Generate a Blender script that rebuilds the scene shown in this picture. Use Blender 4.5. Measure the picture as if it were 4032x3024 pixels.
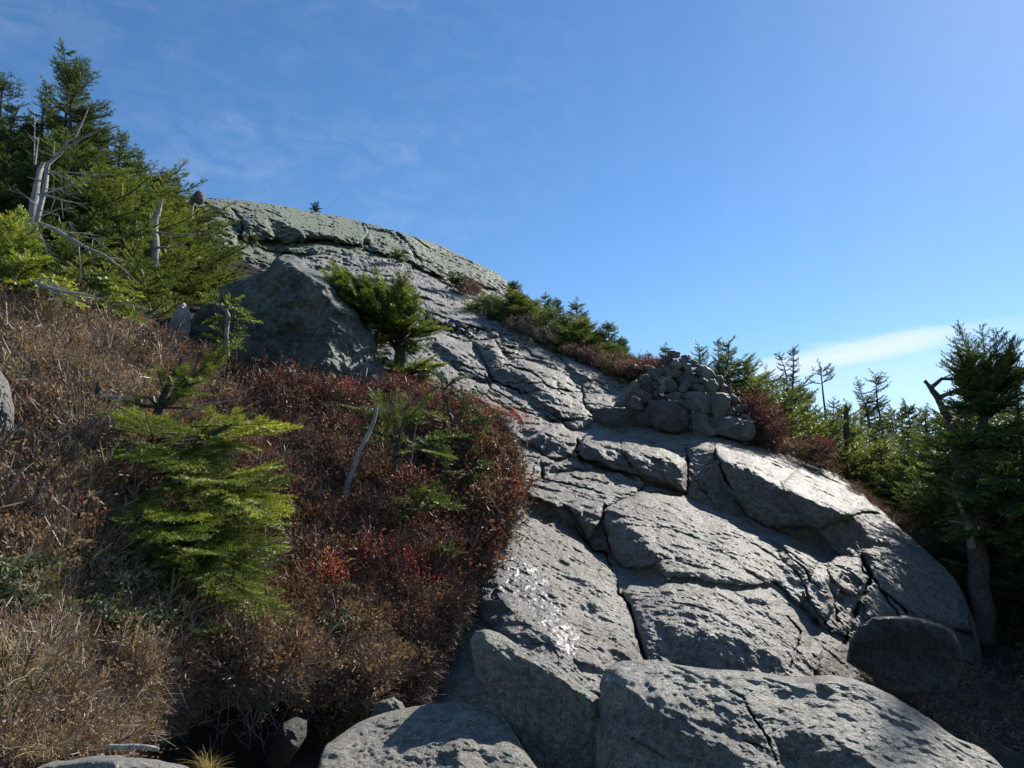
import bpy, math, numpy as np
from mathutils import Vector, Matrix
R = math.radians
S = bpy.context.scene
for o in list(bpy.data.objects): bpy.data.objects.remove(o)

# ------------------------------------------------------------------ camera, sky, sun, exposure
PITCH = R(10); FPX = 773.0; CAM = np.array([0, 0, 1.6])
cam = bpy.data.cameras.new('camera'); cam.sensor_fit = 'HORIZONTAL'; cam.sensor_width = 36; cam.lens = FPX/1024*36
cam.clip_start = 0.05; cam.clip_end = 20000
camo = bpy.data.objects.new('camera', cam); S.collection.objects.link(camo)
camo.location = CAM; camo.rotation_euler = (R(90)+PITCH, 0, 0); S.camera = camo
SUN_EL, SUN_AZ = R(37), R(43)
SUNV = np.array([math.sin(SUN_AZ)*math.cos(SUN_EL), math.cos(SUN_AZ)*math.cos(SUN_EL), math.sin(SUN_EL)])
sl = bpy.data.lights.new('sun', 'SUN'); sl.energy = 5.0; sl.angle = R(0.5); sl.color = (1, 0.95, 0.87)
so = bpy.data.objects.new('sun', sl); S.collection.objects.link(so)
so.rotation_euler = Vector(SUNV).to_track_quat('Z', 'Y').to_euler()
W = bpy.data.worlds.new('World'); S.world = W; W.use_nodes = True
nt = W.node_tree; nt.nodes.clear()
def N(t, typ, **kw):
    n = t.nodes.new(typ)
    for k, v in kw.items():
        if k.startswith('i_'):
            n.inputs[int(k[2:]) if k[2:].isdigit() else k[2:].replace('_', ' ')].default_value = v
        else: setattr(n, k, v)
    return n
def L(t, a, b): t.links.new(a, b)
out = N(nt, 'ShaderNodeOutputWorld'); bg = N(nt, 'ShaderNodeBackground', i_1=0.095)
sky = N(nt, 'ShaderNodeTexSky', sky_type='NISHITA', sun_disc=False, sun_elevation=SUN_EL, sun_rotation=SUN_AZ,
        altitude=1200, air_density=1.0, dust_density=0.25, ozone_density=2.5)
hs = N(nt, 'ShaderNodeHueSaturation', i_Saturation=1.2, i_Value=1.0)
L(nt, sky.outputs[0], hs.inputs['Color'])
geo = N(nt, 'ShaderNodeTexCoord')
def cloud(rot, scl, nscale, detail, lo, hi, dist=0.3):
    m = N(nt, 'ShaderNodeMapping'); m.inputs['Rotation'].default_value = rot; m.inputs['Scale'].default_value = scl
    L(nt, geo.outputs['Generated'], m.inputs[0])
    n = N(nt, 'ShaderNodeTexNoise', i_Scale=nscale, i_Detail=detail, i_Roughness=0.6, i_Distortion=dist)
    L(nt, m.outputs[0], n.inputs['Vector'])
    r = N(nt, 'ShaderNodeMapRange', interpolation_type='SMOOTHSTEP'); r.inputs[1].default_value = lo; r.inputs[2].default_value = hi
    L(nt, n.outputs[0], r.inputs[0]); return r.outputs[0]
def math2(op, a, b=None, c=None):
    n = N(nt, 'ShaderNodeMath', operation=op)
    for i, v in enumerate((a, b, c)):
        if v is None: continue
        if isinstance(v, (int, float)): n.inputs[i].default_value = v
        else: L(nt, v, n.inputs[i])
    return n.outputs[0]
def dirmask(px, py, r0, r1):      # soft patch of sky round one direction
    d = np.array([(px-512)/FPX, 0, 0])*1.0 + np.array([0, -math.sin(PITCH), math.cos(PITCH)])*((384-py)/FPX) + np.array([0, math.cos(PITCH), math.sin(PITCH)])
    d /= np.linalg.norm(d)
    dn = N(nt, 'ShaderNodeVectorMath', operation='DISTANCE'); L(nt, geo.outputs['Generated'], dn.inputs[0]); dn.inputs[1].default_value = d
    r = N(nt, 'ShaderNodeMapRange', interpolation_type='SMOOTHSTEP'); r.inputs[1].default_value = r1; r.inputs[2].default_value = r0
    L(nt, dn.outputs['Value'], r.inputs[0]); return r.outputs[0]
# thin mottled cirrus (upper left), long faint streaks (upper right), a flat lens of cloud (low right)
c1 = math2('MULTIPLY', cloud((0.2, 0.5, 0.3), (7, 3, 14), 3.2, 8, 0.36, 0.75, 0.6), cloud((0, 0.35, 0), (1, 1, 3.0), 1.6, 4, 0.30, 0.66))
c1 = math2('MULTIPLY', c1, dirmask(150, 20, 0.1, 0.62))
c2 = math2('MULTIPLY', cloud((0, -0.85, 0), (9, 2, 0.8), 1.3, 4, 0.40, 0.80, 0.2), dirmask(980, 60, 0.15, 0.75))
# lens cloud: an elongated ellipse on the sky
def lens(px, py, sx, sz, tilt):
    d = np.array([(px-512)/FPX, 0, 0]) + np.array([0, -math.sin(PITCH), math.cos(PITCH)])*((384-py)/FPX) + np.array([0, math.cos(PITCH), math.sin(PITCH)])
    d /= np.linalg.norm(d)
    rt = np.cross(d, [0, 0, 1]); rt /= np.linalg.norm(rt); up = np.cross(rt, d)
    a = rt*math.cos(tilt)+up*math.sin(tilt); b = -rt*math.sin(tilt)+up*math.cos(tilt)
    def dot(v, off, s):
        n = N(nt, 'ShaderNodeVectorMath', operation='DOT_PRODUCT'); L(nt, geo.outputs['Generated'], n.inputs[0]); n.inputs[1].default_value = v
        return math2('DIVIDE', math2('SUBTRACT', n.outputs['Value'], float(off)), s)
    A = dot(a, a@d, sx); B = dot(b, b@d, sz)
    wob = cloud((0, 0.2, 0), (3, 3, 16), 3.0, 5, 0.0, 1.0, 0.3)
    B = math2('ADD', B, math2('MULTIPLY', math2('SUBTRACT', wob, 0.5), 0.9))
    q = math2('ADD', math2('MULTIPLY', A, A), math2('MULTIPLY', B, B))
    r = N(nt, 'ShaderNodeMapRange', interpolation_type='SMOOTHSTEP'); r.inputs[1].default_value = 1.0; r.inputs[2].default_value = 0.0
    L(nt, q, r.inputs[0]); return r.outputs[0]
c3 = lens(850, 352, 0.16, 0.018, 0.11)
c3 = math2('MAXIMUM', c3, math2('MULTIPLY', lens(795, 364, 0.085, 0.022, 0.12), 0.9))
c3b = math2('MULTIPLY', lens(900, 385, 0.30, 0.06, 0.12), 0.35)
tot = math2('ADD', math2('MULTIPLY', c1, 0.15), math2('MULTIPLY', c2, 0.025))
tot = math2('ADD', tot, math2('MULTIPLY', c3, 0.52)); tot = math2('ADD', tot, math2('MULTIPLY', c3b, 0.6)); tot = math2('MINIMUM', tot, 0.9)
mx = N(nt, 'ShaderNodeMix', data_type='RGBA'); L(nt, tot, mx.inputs['Factor']); L(nt, hs.outputs[0], mx.inputs['A']); mx.inputs['B'].default_value = (6.8, 7.0, 8.0, 1)
L(nt, mx.outputs['Result'], bg.inputs[0]); L(nt, bg.outputs[0], out.inputs[0])
S.view_settings.view_transform = 'Standard'; S.view_settings.look = 'None'; S.view_settings.gamma = 1
S.view_settings.use_curve_mapping = False; S.view_settings.exposure = 0.70
S.cycles.max_bounces = 5; S.cycles.diffuse_bounces = 2; S.cycles.glossy_bounces = 2; S.cycles.transmission_bounces = 3; S.cycles.transparent_max_bounces = 4

# ------------------------------------------------------------------ helpers
RT = np.array([1., 0, 0]); UP = np.array([0, -math.sin(PITCH), math.cos(PITCH)]); FW = np.array([0, math.cos(PITCH), math.sin(PITCH)])
def P3(px, py, d):                 # picture point (1024 wide) at a distance along the view axis -> world
    px, py, d = np.broadcast_arrays(np.asarray(px, float), np.asarray(py, float), np.asarray(d, float))
    return CAM + d[..., None]*(((px-512)/FPX)[..., None]*RT + ((384-py)/FPX)[..., None]*UP + FW)
K = 1024/2212
def V(ox, oy, w=1344):             # reader's zoom windows: offset and width in source pixels
    s = w/2212/3.9375
    return lambda pts: [(x*s+ox/3.9375, y*s+oy/3.9375) + tuple(r) for x, y, *r in pts]
Fv = V(0, 0, 4032); R2 = V(700, 700); R3 = V(1600, 1000); R4 = V(2688, 1200); Q1 = V(1344, 2016); Q2 = V(2688, 2016)
Q3 = V(2300, 1340, 700); Q4 = V(1900, 1650)
def FP(x, y, d): return P3(x*K, y*K, d)

def obj(name, me, parent=None):
    o = bpy.data.objects.new(name, me); S.collection.objects.link(o)
    if parent is not None: o.parent = parent
    return o
def tag(o, label=None, cat=None, group=None, kind=None):
    if label: o['label'] = label
    if cat: o['category'] = cat
    if group: o['group'] = group
    if kind: o['kind'] = kind
    return o
def mesh(name, v, f, mat, attrs=None, smooth=True):
    v = np.asarray(v, np.float32); f = np.asarray(f, np.int32); k = f.shape[1]
    me = bpy.data.meshes.new(name)
    me.vertices.add(len(v)); me.vertices.foreach_set('co', v.ravel())
    me.loops.add(f.size); me.loops.foreach_set('vertex_index', f.ravel())
    me.polygons.add(len(f)); me.polygons.foreach_set('loop_start', np.arange(0, f.size, k, dtype=np.int32))
    me.polygons.foreach_set('use_smooth', np.full(len(f), smooth))
    for an, av in (attrs or {}).items():
        a = me.attributes.new(an, 'FLOAT', 'POINT'); a.data.foreach_set('value', np.asarray(av, np.float32))
    me.materials.append(mat); me.update(calc_edges=True)
    return me

def hash3(i, j, k, s):
    n = (i*374761393 + j*668265263 + k*1274126177 + s*974634777).astype(np.int64) & 0xffffffff
    n = ((n ^ (n >> 13))*1274126177) & 0xffffffff
    n = ((n ^ (n >> 16))*2246822519) & 0xffffffff
    return (n ^ (n >> 15)) & 0xffffffff
def vnoise(p, s=0):                # value noise -1..1
    p = np.asarray(p, float); i = np.floor(p).astype(np.int64); f = p-i; f = f*f*f*(f*(f*6-15)+10)
    r = 0
    for dx in (0, 1):
        wx = f[..., 0] if dx else 1-f[..., 0]
        for dy in (0, 1):
            wy = f[..., 1] if dy else 1-f[..., 1]
            for dz in (0, 1):
                wz = f[..., 2] if dz else 1-f[..., 2]
                r = r + wx*wy*wz*(hash3(i[..., 0]+dx, i[..., 1]+dy, i[..., 2]+dz, s)/2147483648.0-1)
    return r
def fbm(p, octs=5, s=0, gain=0.5, ridge=False):
    r = 0; a = 1.0; p = np.asarray(p, float)
    for o in range(octs):
        n = vnoise(p, s+o*17)
        if ridge: n = 1-2*np.abs(n)
        r = r + a*n; a *= gain; p = p*2.03+11.7
    return r
def worley(a, b, s=0):             # F1, F2, cell id value
    i = np.floor(a).astype(np.int64); j = np.floor(b).astype(np.int64)
    f1 = np.full(a.shape, 9.); f2 = f1.copy(); cid = np.zeros(a.shape)
    for di in (-1, 0, 1):
        for dj in (-1, 0, 1):
            h = hash3(i+di, j+dj, 0*i, s); h2 = hash3(i+di, j+dj, 0*i+1, s); h3 = hash3(i+di, j+dj, 0*i+2, s)
            d = np.hypot(i+di+h/4294967296.0-a, j+dj+h2/4294967296.0-b)
            c = d < f1
            f2 = np.where(c, f1, np.minimum(f2, d)); cid = np.where(c, h3/4294967296.0, cid); f1 = np.where(c, d, f1)
    return f1, f2, cid
def tps(pts, vals):
    P = np.array(pts, float)/300.; n = len(P)
    def U(r2): return 0.5*r2*np.log(r2+1e-9)
    A = np.zeros((n+3, n+3)); A[:n, :n] = U(((P[:, None]-P[None])**2).sum(-1)) + 0.02*np.eye(n)
    A[:n, n] = 1; A[n, :n] = 1; A[:n, n+1:] = P; A[n+1:, :n] = P.T
    w = np.linalg.solve(A, np.r_[np.array(vals, float), 0, 0, 0])
    def ev(x, y):
        x = np.asarray(x)/300.; y = np.asarray(y)/300.
        r = w[n]+w[n+1]*x+w[n+2]*y
        for k in range(n): r = r + w[k]*U((x-P[k, 0])**2+(y-P[k, 1])**2)
        return r
    return ev
def inpoly(X, Y, poly):
    poly = np.array([(p[0], p[1]) for p in poly]); ins = np.zeros(X.shape, bool)
    x0, y0 = poly.min(0); x1, y1 = poly.max(0)
    m = (X >= x0) & (X <= x1) & (Y >= y0) & (Y <= y1)
    if not m.any(): return ins
    x = X[m]; y = Y[m]; r = np.zeros(x.shape, bool); j = len(poly)-1
    for i in range(len(poly)):
        xi, yi = poly[i]; xj, yj = poly[j]
        if yi != yj: r ^= ((yi > y) != (yj > y)) & (x < (xj-xi)*(y-yi)/(yj-yi)+xi)
        j = i
    ins[m] = r; return ins
def dline(X, Y, line):             # distance to polyline
    d = np.full(X.shape, 1e9)
    for (ax, ay), (bx, by) in zip(line[:-1], line[1:]):
        vx, vy = bx-ax, by-ay; t = np.clip(((X-ax)*vx+(Y-ay)*vy)/(vx*vx+vy*vy+1e-9), 0, 1)
        d = np.minimum(d, np.hypot(X-ax-t*vx, Y-ay-t*vy))
    return d
def gblur(A, s):
    h, w = A.shape; B = np.pad(A, ((0, h), (0, w)), mode='symmetric')
    fy = np.fft.fftfreq(2*h)[:, None]; fx = np.fft.rfftfreq(2*w)[None]
    return np.fft.irfft2(np.fft.rfft2(B)*np.exp(-2*math.pi**2*s*s*(fx*fx+fy*fy)), s=B.shape)[:h, :w]
class Relief:
    """surface seen from the front, given as distances plus the facing of each facet; facets are integrated into one surface"""
    def __init__(self, x0, y0, x1, y1, u0, facets=(), scale=60., soft=1.2, step=1.0, warp=2.0, seed=3):
        self.x0, self.y0, self.st = x0, y0, step
        X, Y = np.meshgrid(np.arange(x0, x1+step, step), np.arange(y0, y1+step, step))
        u = u0(X, Y); gy, gx = np.gradient(u, step)
        q = np.stack([X/9., Y/9., X*0], -1)
        wx = X+warp*fbm(q, 3, seed); wy = Y+warp*fbm(q+50, 3, seed)
        for poly, n in facets:
            m = inpoly(wx, wy, poly)
            n = np.array(n, float); n /= np.linalg.norm(n); nr, nu, nf = n@RT, n@UP, n@FW
            nd = np.minimum(nr*(X-512)/FPX+nu*(384-Y)/FPX+nf, -0.12)
            gx = np.where(m, -nr/FPX/nd, gx); gy = np.where(m, nu/FPX/nd, gy)
        if facets: gx = gblur(gx, soft/step); gy = gblur(gy, soft/step)
        div = np.zeros_like(u)
        div[:, 1:-1] = (gx[:, 2:]-gx[:, :-2])/2/step; div[1:-1] += (gy[2:]-gy[:-2])/2/step
        lam = 1/scale**2
        rhs = lam*u-div; h, w = rhs.shape
        # remove base so the mirrored solve sees small numbers
        by, bx = np.gradient(u, step); bd = np.zeros_like(u); bd[:, 1:-1] = (bx[:, 2:]-bx[:, :-2])/2/step; bd[1:-1] += (by[2:]-by[:-2])/2/step
        rhs = rhs-(lam*u-bd); rhs[:2] = rhs[-2:] = 0; rhs[:, :2] = rhs[:, -2:] = 0
        B = np.pad(rhs, ((0, h), (0, w)), mode='symmetric')
        fy = np.fft.fftfreq(2*h)[:, None]; fx = np.fft.rfftfreq(2*w)[None]
        den = lam+(2-2*np.cos(2*math.pi*fx)+2-2*np.cos(2*math.pi*fy))/step**2
        self.u = u + np.fft.irfft2(np.fft.rfft2(B)/den, s=B.shape)[:h, :w]
    def at(self, px, py):
        x = np.clip((px-self.x0)/self.st, 0, self.u.shape[1]-1.001); y = np.clip((py-self.y0)/self.st, 0, self.u.shape[0]-1.001)
        i = x.astype(int); j = y.astype(int); f = x-i; g = y-j; u = self.u
        return np.exp((u[j, i]*(1-f)+u[j, i+1]*f)*(1-g)+(u[j+1, i]*(1-f)+u[j+1, i+1]*f)*g)
def gridfaces(h, w):
    i = np.arange(h*w).reshape(h, w)
    return np.stack([i[:-1, :-1], i[1:, :-1], i[1:, 1:], i[:-1, 1:]], -1).reshape(-1, 4)
def skirt(v, f, loop, offs):       # continue an open edge backwards and down, as ground does behind its own brow
    n = len(loop); prev = np.array(loop); allv = [v]; allf = [f]; base = len(v)
    for off in offs:
        nv = v[loop]+np.array(off); idx = base+np.arange(n)
        allv.append(nv); allf.append(np.stack([prev[:-1], prev[1:], idx[1:], idx[:-1]], -1)); prev = idx; base += n
    return np.concatenate(allv), np.concatenate(allf)

# ------------------------------------------------------------------ materials
def new_mat(name):
    m = bpy.data.materials.new(name); m.use_nodes = True; t = m.node_tree; t.nodes.clear()
    o = N(t, 'ShaderNodeOutputMaterial'); b = N(t, 'ShaderNodeBsdfPrincipled'); L(t, b.outputs[0], o.inputs[0])
    return m, t, b, o
def ramp(t, fac, stops, interp='LINEAR'):
    r = N(t, 'ShaderNodeValToRGB'); r.color_ramp.interpolation = interp
    while len(r.color_ramp.elements) < len(stops): r.color_ramp.elements.new(0.5)
    for e, (p, c) in zip(r.color_ramp.elements, stops): e.position = p; e.color = (*c, 1) if len(c) == 3 else c
    L(t, fac, r.inputs[0]); return r.outputs[0]
def noise(t, vec, scale, detail=6, rough=0.6, dist=0.0):
    n = N(t, 'ShaderNodeTexNoise', i_Scale=scale, i_Detail=detail, i_Roughness=rough, i_Distortion=dist); L(t, vec, n.inputs['Vector']); return n.outputs[0]
def mixc(t, fac, a, b, mode='MIX'):
    m = N(t, 'ShaderNodeMix', data_type='RGBA', blend_type=mode)
    for s, v in (('Factor', fac), ('A', a), ('B', b)):
        if isinstance(v, (int, float)): m.inputs[s].default_value = v
        elif isinstance(v, tuple): m.inputs[s].default_value = (*v, 1)
        else: L(t, v, m.inputs[s])
    return m.outputs['Result']
def mrange(t, v, a, b, c=0., d=1., smooth=True):
    r = N(t, 'ShaderNodeMapRange', interpolation_type='SMOOTHSTEP' if smooth else 'LINEAR')
    for i, x in enumerate((a, b, c, d)): r.inputs[i+1].default_value = x
    L(t, v, r.inputs[0]); return r.outputs[0]
def mth(t, op, a, b=0.):
    n = N(t, 'ShaderNodeMath', operation=op)
    for i, v in enumerate((a, b)):
        if isinstance(v, (int, float)): n.inputs[i].default_value = v
        else: L(t, v, n.inputs[i])
    return n.outputs[0]
def rock_mat(name, lo, hi, lichen=0.0, lichen_col=(0.18, 0.20, 0.14), spots=0.0, scale=1.0, wet=False, bumpd=0.03, warm=0.0):
    m, t, b, o = new_mat(name)
    tc = N(t, 'ShaderNodeTexCoord').outputs['Object']
    mp = N(t, 'ShaderNodeMapping'); mp.inputs['Rotation'].default_value = (0.45, 0.42, -0.55); mp.inputs['Scale'].default_value = (0.6, 1.4, 1.3); L(t, tc, mp.inputs[0]); g = mp.outputs[0]
    n1 = noise(t, g, 1.6*scale, 8, 0.62, 0.4); n2 = noise(t, g, 9*scale, 8, 0.7, 0.3); n3 = noise(t, tc, 60*scale, 4, 0.75)
    base = ramp(t, n1, [(0.30, lo), (0.70, hi)])
    base = mixc(t, mrange(t, n2, 0.35, 0.68), base, mixc(t, 0.6, base, (hi[0]*1.15, hi[1]*1.12, hi[2]*1.05)))
    base = mixc(t, mrange(t, n3, 0.42, 0.30), base, (lo[0]*0.45, lo[1]*0.45, lo[2]*0.48))           # dark mineral grains
    base = mixc(t, mrange(t, n3, 0.66, 0.74), base, (0.46, 0.45, 0.42))                              # feldspar / mica flecks
    fl = noise(t, tc, 24*scale, 5, 0.8, 0.2); fg = noise(t, tc, 110, 3, 0.8)
    gr = mth(t, 'MULTIPLY', mrange(t, fl, 0.36, 0.62, 0.62, 1.32), mrange(t, fg, 0.36, 0.62, 0.66, 1.34))
    base = mixc(t, 1.0, base, mixc(t, gr, (0., 0., 0.), (1., 1., 1.)), 'MULTIPLY') if 0 else base
    vs = N(t, 'ShaderNodeVectorMath', operation='SCALE'); L(t, base, vs.inputs[0]); L(t, gr, vs.inputs['Scale']); base = vs.outputs[0]
    n0 = noise(t, g, 0.55*scale, 5, 0.6, 0.8); rnd = N(t, 'ShaderNodeObjectInfo').outputs['Random']
    v0 = N(t, 'ShaderNodeVectorMath', operation='SCALE'); L(t, base, v0.inputs[0]); L(t, mth(t, 'MULTIPLY', mrange(t, n0, 0.35, 0.65, 0.78, 1.15), mrange(t, rnd, 0., 1., 0.70, 1.55, False) if scale == 2.2 else 1.0), v0.inputs['Scale']); base = v0.outputs[0]
    if warm: base = mixc(t, mth(t, 'MULTIPLY', mrange(t, noise(t, tc, 2.2, 4, 0.6), 0.45, 0.7), warm), base, (0.30, 0.22, 0.15))
    at = N(t, 'ShaderNodeAttribute', attribute_name='lichen').outputs['Fac']
    ln = noise(t, tc, 2.6*scale, 9, 0.72, 0.6)
    lf = mrange(t, mth(t, 'ADD', ln, mth(t, 'MULTIPLY', at, 0.35)), 0.60-0.2*lichen, 0.72-0.2*lichen)
    base = mixc(t, mth(t, 'MULTIPLY', lf, 0.85), base, mixc(t, n3, lichen_col, (lichen_col[0]*1.5, lichen_col[1]*1.5, lichen_col[2]*1.45)))
    if spots:
        vn = N(t, 'ShaderNodeTexVoronoi', i_Scale=6*scale)
        ds = N(t, 'ShaderNodeVectorMath', operation='ADD'); L(t, tc, ds.inputs[0])
        nn = N(t, 'ShaderNodeTexNoise', i_Scale=18.0, i_Detail=4.0); L(t, tc, nn.inputs['Vector'])
        sc = N(t, 'ShaderNodeVectorMath', operation='SCALE'); L(t, nn.outputs['Color'], sc.inputs[0]); sc.inputs['Scale'].default_value = 0.12
        L(t, sc.outputs[0], ds.inputs[1]); L(t, ds.outputs[0], vn.inputs['Vector'])
        sp = mth(t, 'MULTIPLY', mrange(t, vn.outputs['Distance'], 0.36, 0.30), mrange(t, noise(t, tc, 1.9, 3, 0.5), 0.62-0.14*spots, 0.66-0.14*spots))
        base = mixc(t, mth(t, 'MULTIPLY', sp, 0.75), base, (0.36, 0.41, 0.32))
    rough = mrange(t, n2, 0.3, 0.7, 0.42, 0.70)
    if wet:
        wa = N(t, 'ShaderNodeAttribute', attribute_name='wet').outputs['Fac']
        wf = mrange(t, mth(t, 'MULTIPLY', wa, mth(t, 'ADD', 0.35, noise(t, g, 5, 6, 0.7))), 0.42, 0.62)
        base = mixc(t, mth(t, 'MULTIPLY', wf, 0.6), base, (0.08, 0.08, 0.085))
        rough = mixc(t, wf, rough, (0.40, 0.40, 0.40))
        L(t, mth(t, 'MULTIPLY', wf, 0.45), b.inputs['Coat Weight']); b.inputs['Coat Roughness'].default_value = 0.45
        da = N(t, 'ShaderNodeAttribute', attribute_name='soil').outputs['Fac']
        base = mixc(t, mrange(t, mth(t, 'MULTIPLY', da, mth(t, 'ADD', 0.4, n1)), 0.4, 0.6), base, (0.06, 0.042, 0.03))
    L(t, base, b.inputs['Base Color']); L(t, rough, b.inputs['Roughness']); b.inputs['Specular IOR Level'].default_value = 0.5
    hsum = mth(t, 'ADD', mth(t, 'MULTIPLY', n2, 1.0), mth(t, 'MULTIPLY', n3, 0.40))
    hsum = mth(t, 'ADD', hsum, mth(t, 'MULTIPLY', noise(t, tc, 26*scale, 6, 0.75, 0.3), 0.9))
    bp = N(t, 'ShaderNodeBump', i_Strength=1.0, i_Distance=bumpd); L(t, hsum, bp.inputs['Height']); L(t, bp.outputs[0], b.inputs['Normal'])
    return m
M_SLOPE = rock_mat('slope rock', (0.21, 0.196, 0.176), (0.44, 0.41, 0.362), wet=True, warm=0.22, bumpd=0.10)
M_DOME = rock_mat('dome rock', (0.13, 0.132, 0.112), (0.37, 0.37, 0.31), lichen=0.30, lichen_col=(0.21, 0.245, 0.15), scale=0.6, bumpd=0.25)
M_BOULD = rock_mat('boulder rock', (0.18, 0.17, 0.15), (0.40, 0.375, 0.32), lichen=-0.1, spots=0.9, scale=1.6, bumpd=0.055, warm=0.15)
M_LICH = rock_mat('lichen boulder rock', (0.07, 0.073, 0.068), (0.23, 0.24, 0.21), lichen=0.12, lichen_col=(0.25, 0.285, 0.215), spots=1.0, scale=1.7, bumpd=0.14)
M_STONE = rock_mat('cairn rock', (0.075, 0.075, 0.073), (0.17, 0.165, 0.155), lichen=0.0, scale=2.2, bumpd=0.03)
M_DARK = rock_mat('shade darkened rock', (0.05, 0.048, 0.045), (0.12, 0.115, 0.105), scale=1.6, bumpd=0.05)  # boulder rock with the deep shade put into a darker base colour
M_WARM = rock_mat('warm cairn rock', (0.105, 0.088, 0.076), (0.20, 0.17, 0.145), scale=2.2, bumpd=0.03)
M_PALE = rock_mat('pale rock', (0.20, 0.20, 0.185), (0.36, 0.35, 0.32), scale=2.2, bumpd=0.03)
M_GREENR = rock_mat('green lichen rock', (0.10, 0.11, 0.09), (0.19, 0.20, 0.16), lichen=0.3, scale=2.2, bumpd=0.03)

def simple(name, c1, c2, scale, rough=0.9, bumpd=0.02, spec=0.2):
    m, t, b, o = new_mat(name); tc = N(t, 'ShaderNodeTexCoord').outputs['Object']
    n1 = noise(t, tc, scale, 8, 0.7, 0.3)
    L(t, ramp(t, n1, [(0.3, c1), (0.7, c2)]), b.inputs['Base Color']); b.inputs['Roughness'].default_value = rough; b.inputs['Specular IOR Level'].default_value = spec
    bp = N(t, 'ShaderNodeBump', i_Strength=1.0, i_Distance=bumpd); L(t, noise(t, tc, scale*4, 8, 0.75), bp.inputs['Height']); L(t, bp.outputs[0], b.inputs['Normal'])
    return m
M_SOIL = simple('peaty soil', (0.02, 0.015, 0.011), (0.075, 0.053, 0.038), 6, bumpd=0.05)
M_GROUND = simple('forest floor', (0.035, 0.030, 0.023), (0.11, 0.088, 0.065), 3, bumpd=0.05)
M_BARK = simple('bark', (0.045, 0.038, 0.034), (0.17, 0.15, 0.14), 22, bumpd=0.03)
M_DEAD = simple('weathered dead wood', (0.16, 0.15, 0.145), (0.40, 0.385, 0.37), 16, bumpd=0.008, spec=0.35)
M_MOSS = simple('moss', (0.03, 0.035, 0.012), (0.09, 0.085, 0.03), 25, bumpd=0.02)

def leafmat(name, stops, trans=0.35, rough=0.5, spec=0.35):
    m, t, b, o = new_mat(name)
    a = N(t, 'ShaderNodeAttribute', attribute_name='tint').outputs['Fac']
    oi = N(t, 'ShaderNodeObjectInfo').outputs['Random']
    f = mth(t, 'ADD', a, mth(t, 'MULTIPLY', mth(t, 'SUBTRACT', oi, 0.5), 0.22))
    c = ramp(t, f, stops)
    L(t, c, b.inputs['Base Color']); b.inputs['Roughness'].default_value = rough; b.inputs['Specular IOR Level'].default_value = spec
    tr = N(t, 'ShaderNodeBsdfTranslucent'); L(t, mixc(t, 0.7, c, mixc(t, 1.0, c, (1.6, 1.5, 0.6), 'MULTIPLY')), tr.inputs[0])
    mi = N(t, 'ShaderNodeMixShader', i_0=trans); L(t, b.outputs[0], mi.inputs[1]); L(t, tr.outputs[0], mi.inputs[2]); L(t, mi.outputs[0], o.inputs[0])
    return m
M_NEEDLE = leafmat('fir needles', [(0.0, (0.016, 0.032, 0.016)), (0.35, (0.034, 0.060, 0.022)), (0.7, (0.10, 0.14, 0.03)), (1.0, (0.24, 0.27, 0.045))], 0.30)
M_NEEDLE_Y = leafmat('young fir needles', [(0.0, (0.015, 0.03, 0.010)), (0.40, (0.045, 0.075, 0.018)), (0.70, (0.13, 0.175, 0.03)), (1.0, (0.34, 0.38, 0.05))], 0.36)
M_TWIG = leafmat('heath twigs', [(0.0, (0.045, 0.030, 0.022)), (0.35, (0.13, 0.084, 0.062)), (0.65, (0.30, 0.215, 0.155)), (1.0, (0.48, 0.39, 0.29))], 0.0, 0.5, 0.25)
M_LEAF = leafmat('heath leaves', [(0.0, (0.24, 0.165, 0.11)), (0.14, (0.17, 0.10, 0.07)), (0.34, (0.125, 0.055, 0.050)), (0.55, (0.18, 0.06, 0.06)), (0.75, (0.28, 0.05, 0.05)), (0.90, (0.36, 0.13, 0.06)), (1.0, (0.55, 0.34, 0.06))], 0.3, 0.5, 0.25)
M_TEA = leafmat('grey green leaves', [(0.0, (0.045, 0.06, 0.028)), (0.6, (0.13, 0.15, 0.07)), (1.0, (0.25, 0.26, 0.15))], 0.2, 0.5, 0.3)
M_GRASS = leafmat('dry grass', [(0.0, (0.20, 0.15, 0.09)), (0.6, (0.40, 0.33, 0.23)), (0.8, (0.42, 0.34, 0.2)), (1.0, (0.45, 0.34, 0.06))], 0.3, 0.5, 0.3)

# ------------------------------------------------------------------ ground that everything stands on
def ground(x, y):
    z = 0.16*y-0.20*np.maximum(x-1, 0)-0.3
    z = z-0.7*np.exp(-((x-0.8)**2/5+(y-5)**2/7)); r = np.hypot(x, y); z = z-np.maximum(r-45, 0)*0.35-0.10*np.maximum(x-9, 0)
    return np.maximum(z, -260+0*r)
def make_ground():
    th = np.linspace(0, 2*math.pi, 241); r = np.concatenate([np.geomspace(0.3, 60, 150), np.geomspace(66, 9000, 40)])
    T, RR = np.meshgrid(th, r); x = RR*np.sin(T); y = RR*np.cos(T); z = ground(x, y)
    p = np.stack([x, y, z], -1); z = z+np.minimum(0.12, RR*0.03)*fbm(p*1.3, 4, 5)*(RR < 60)+np.where(RR > 200, 25*fbm(p/400, 4, 9), 0)
    v = np.stack([x, y, z], -1).reshape(-1, 3)
    o = obj('ground', mesh('ground', v, gridfaces(*T.shape)[:, ::-1], M_GROUND)); tag(o, 'dark bare forest soil below the rock slope', 'ground', kind='structure')
make_ground()

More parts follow.
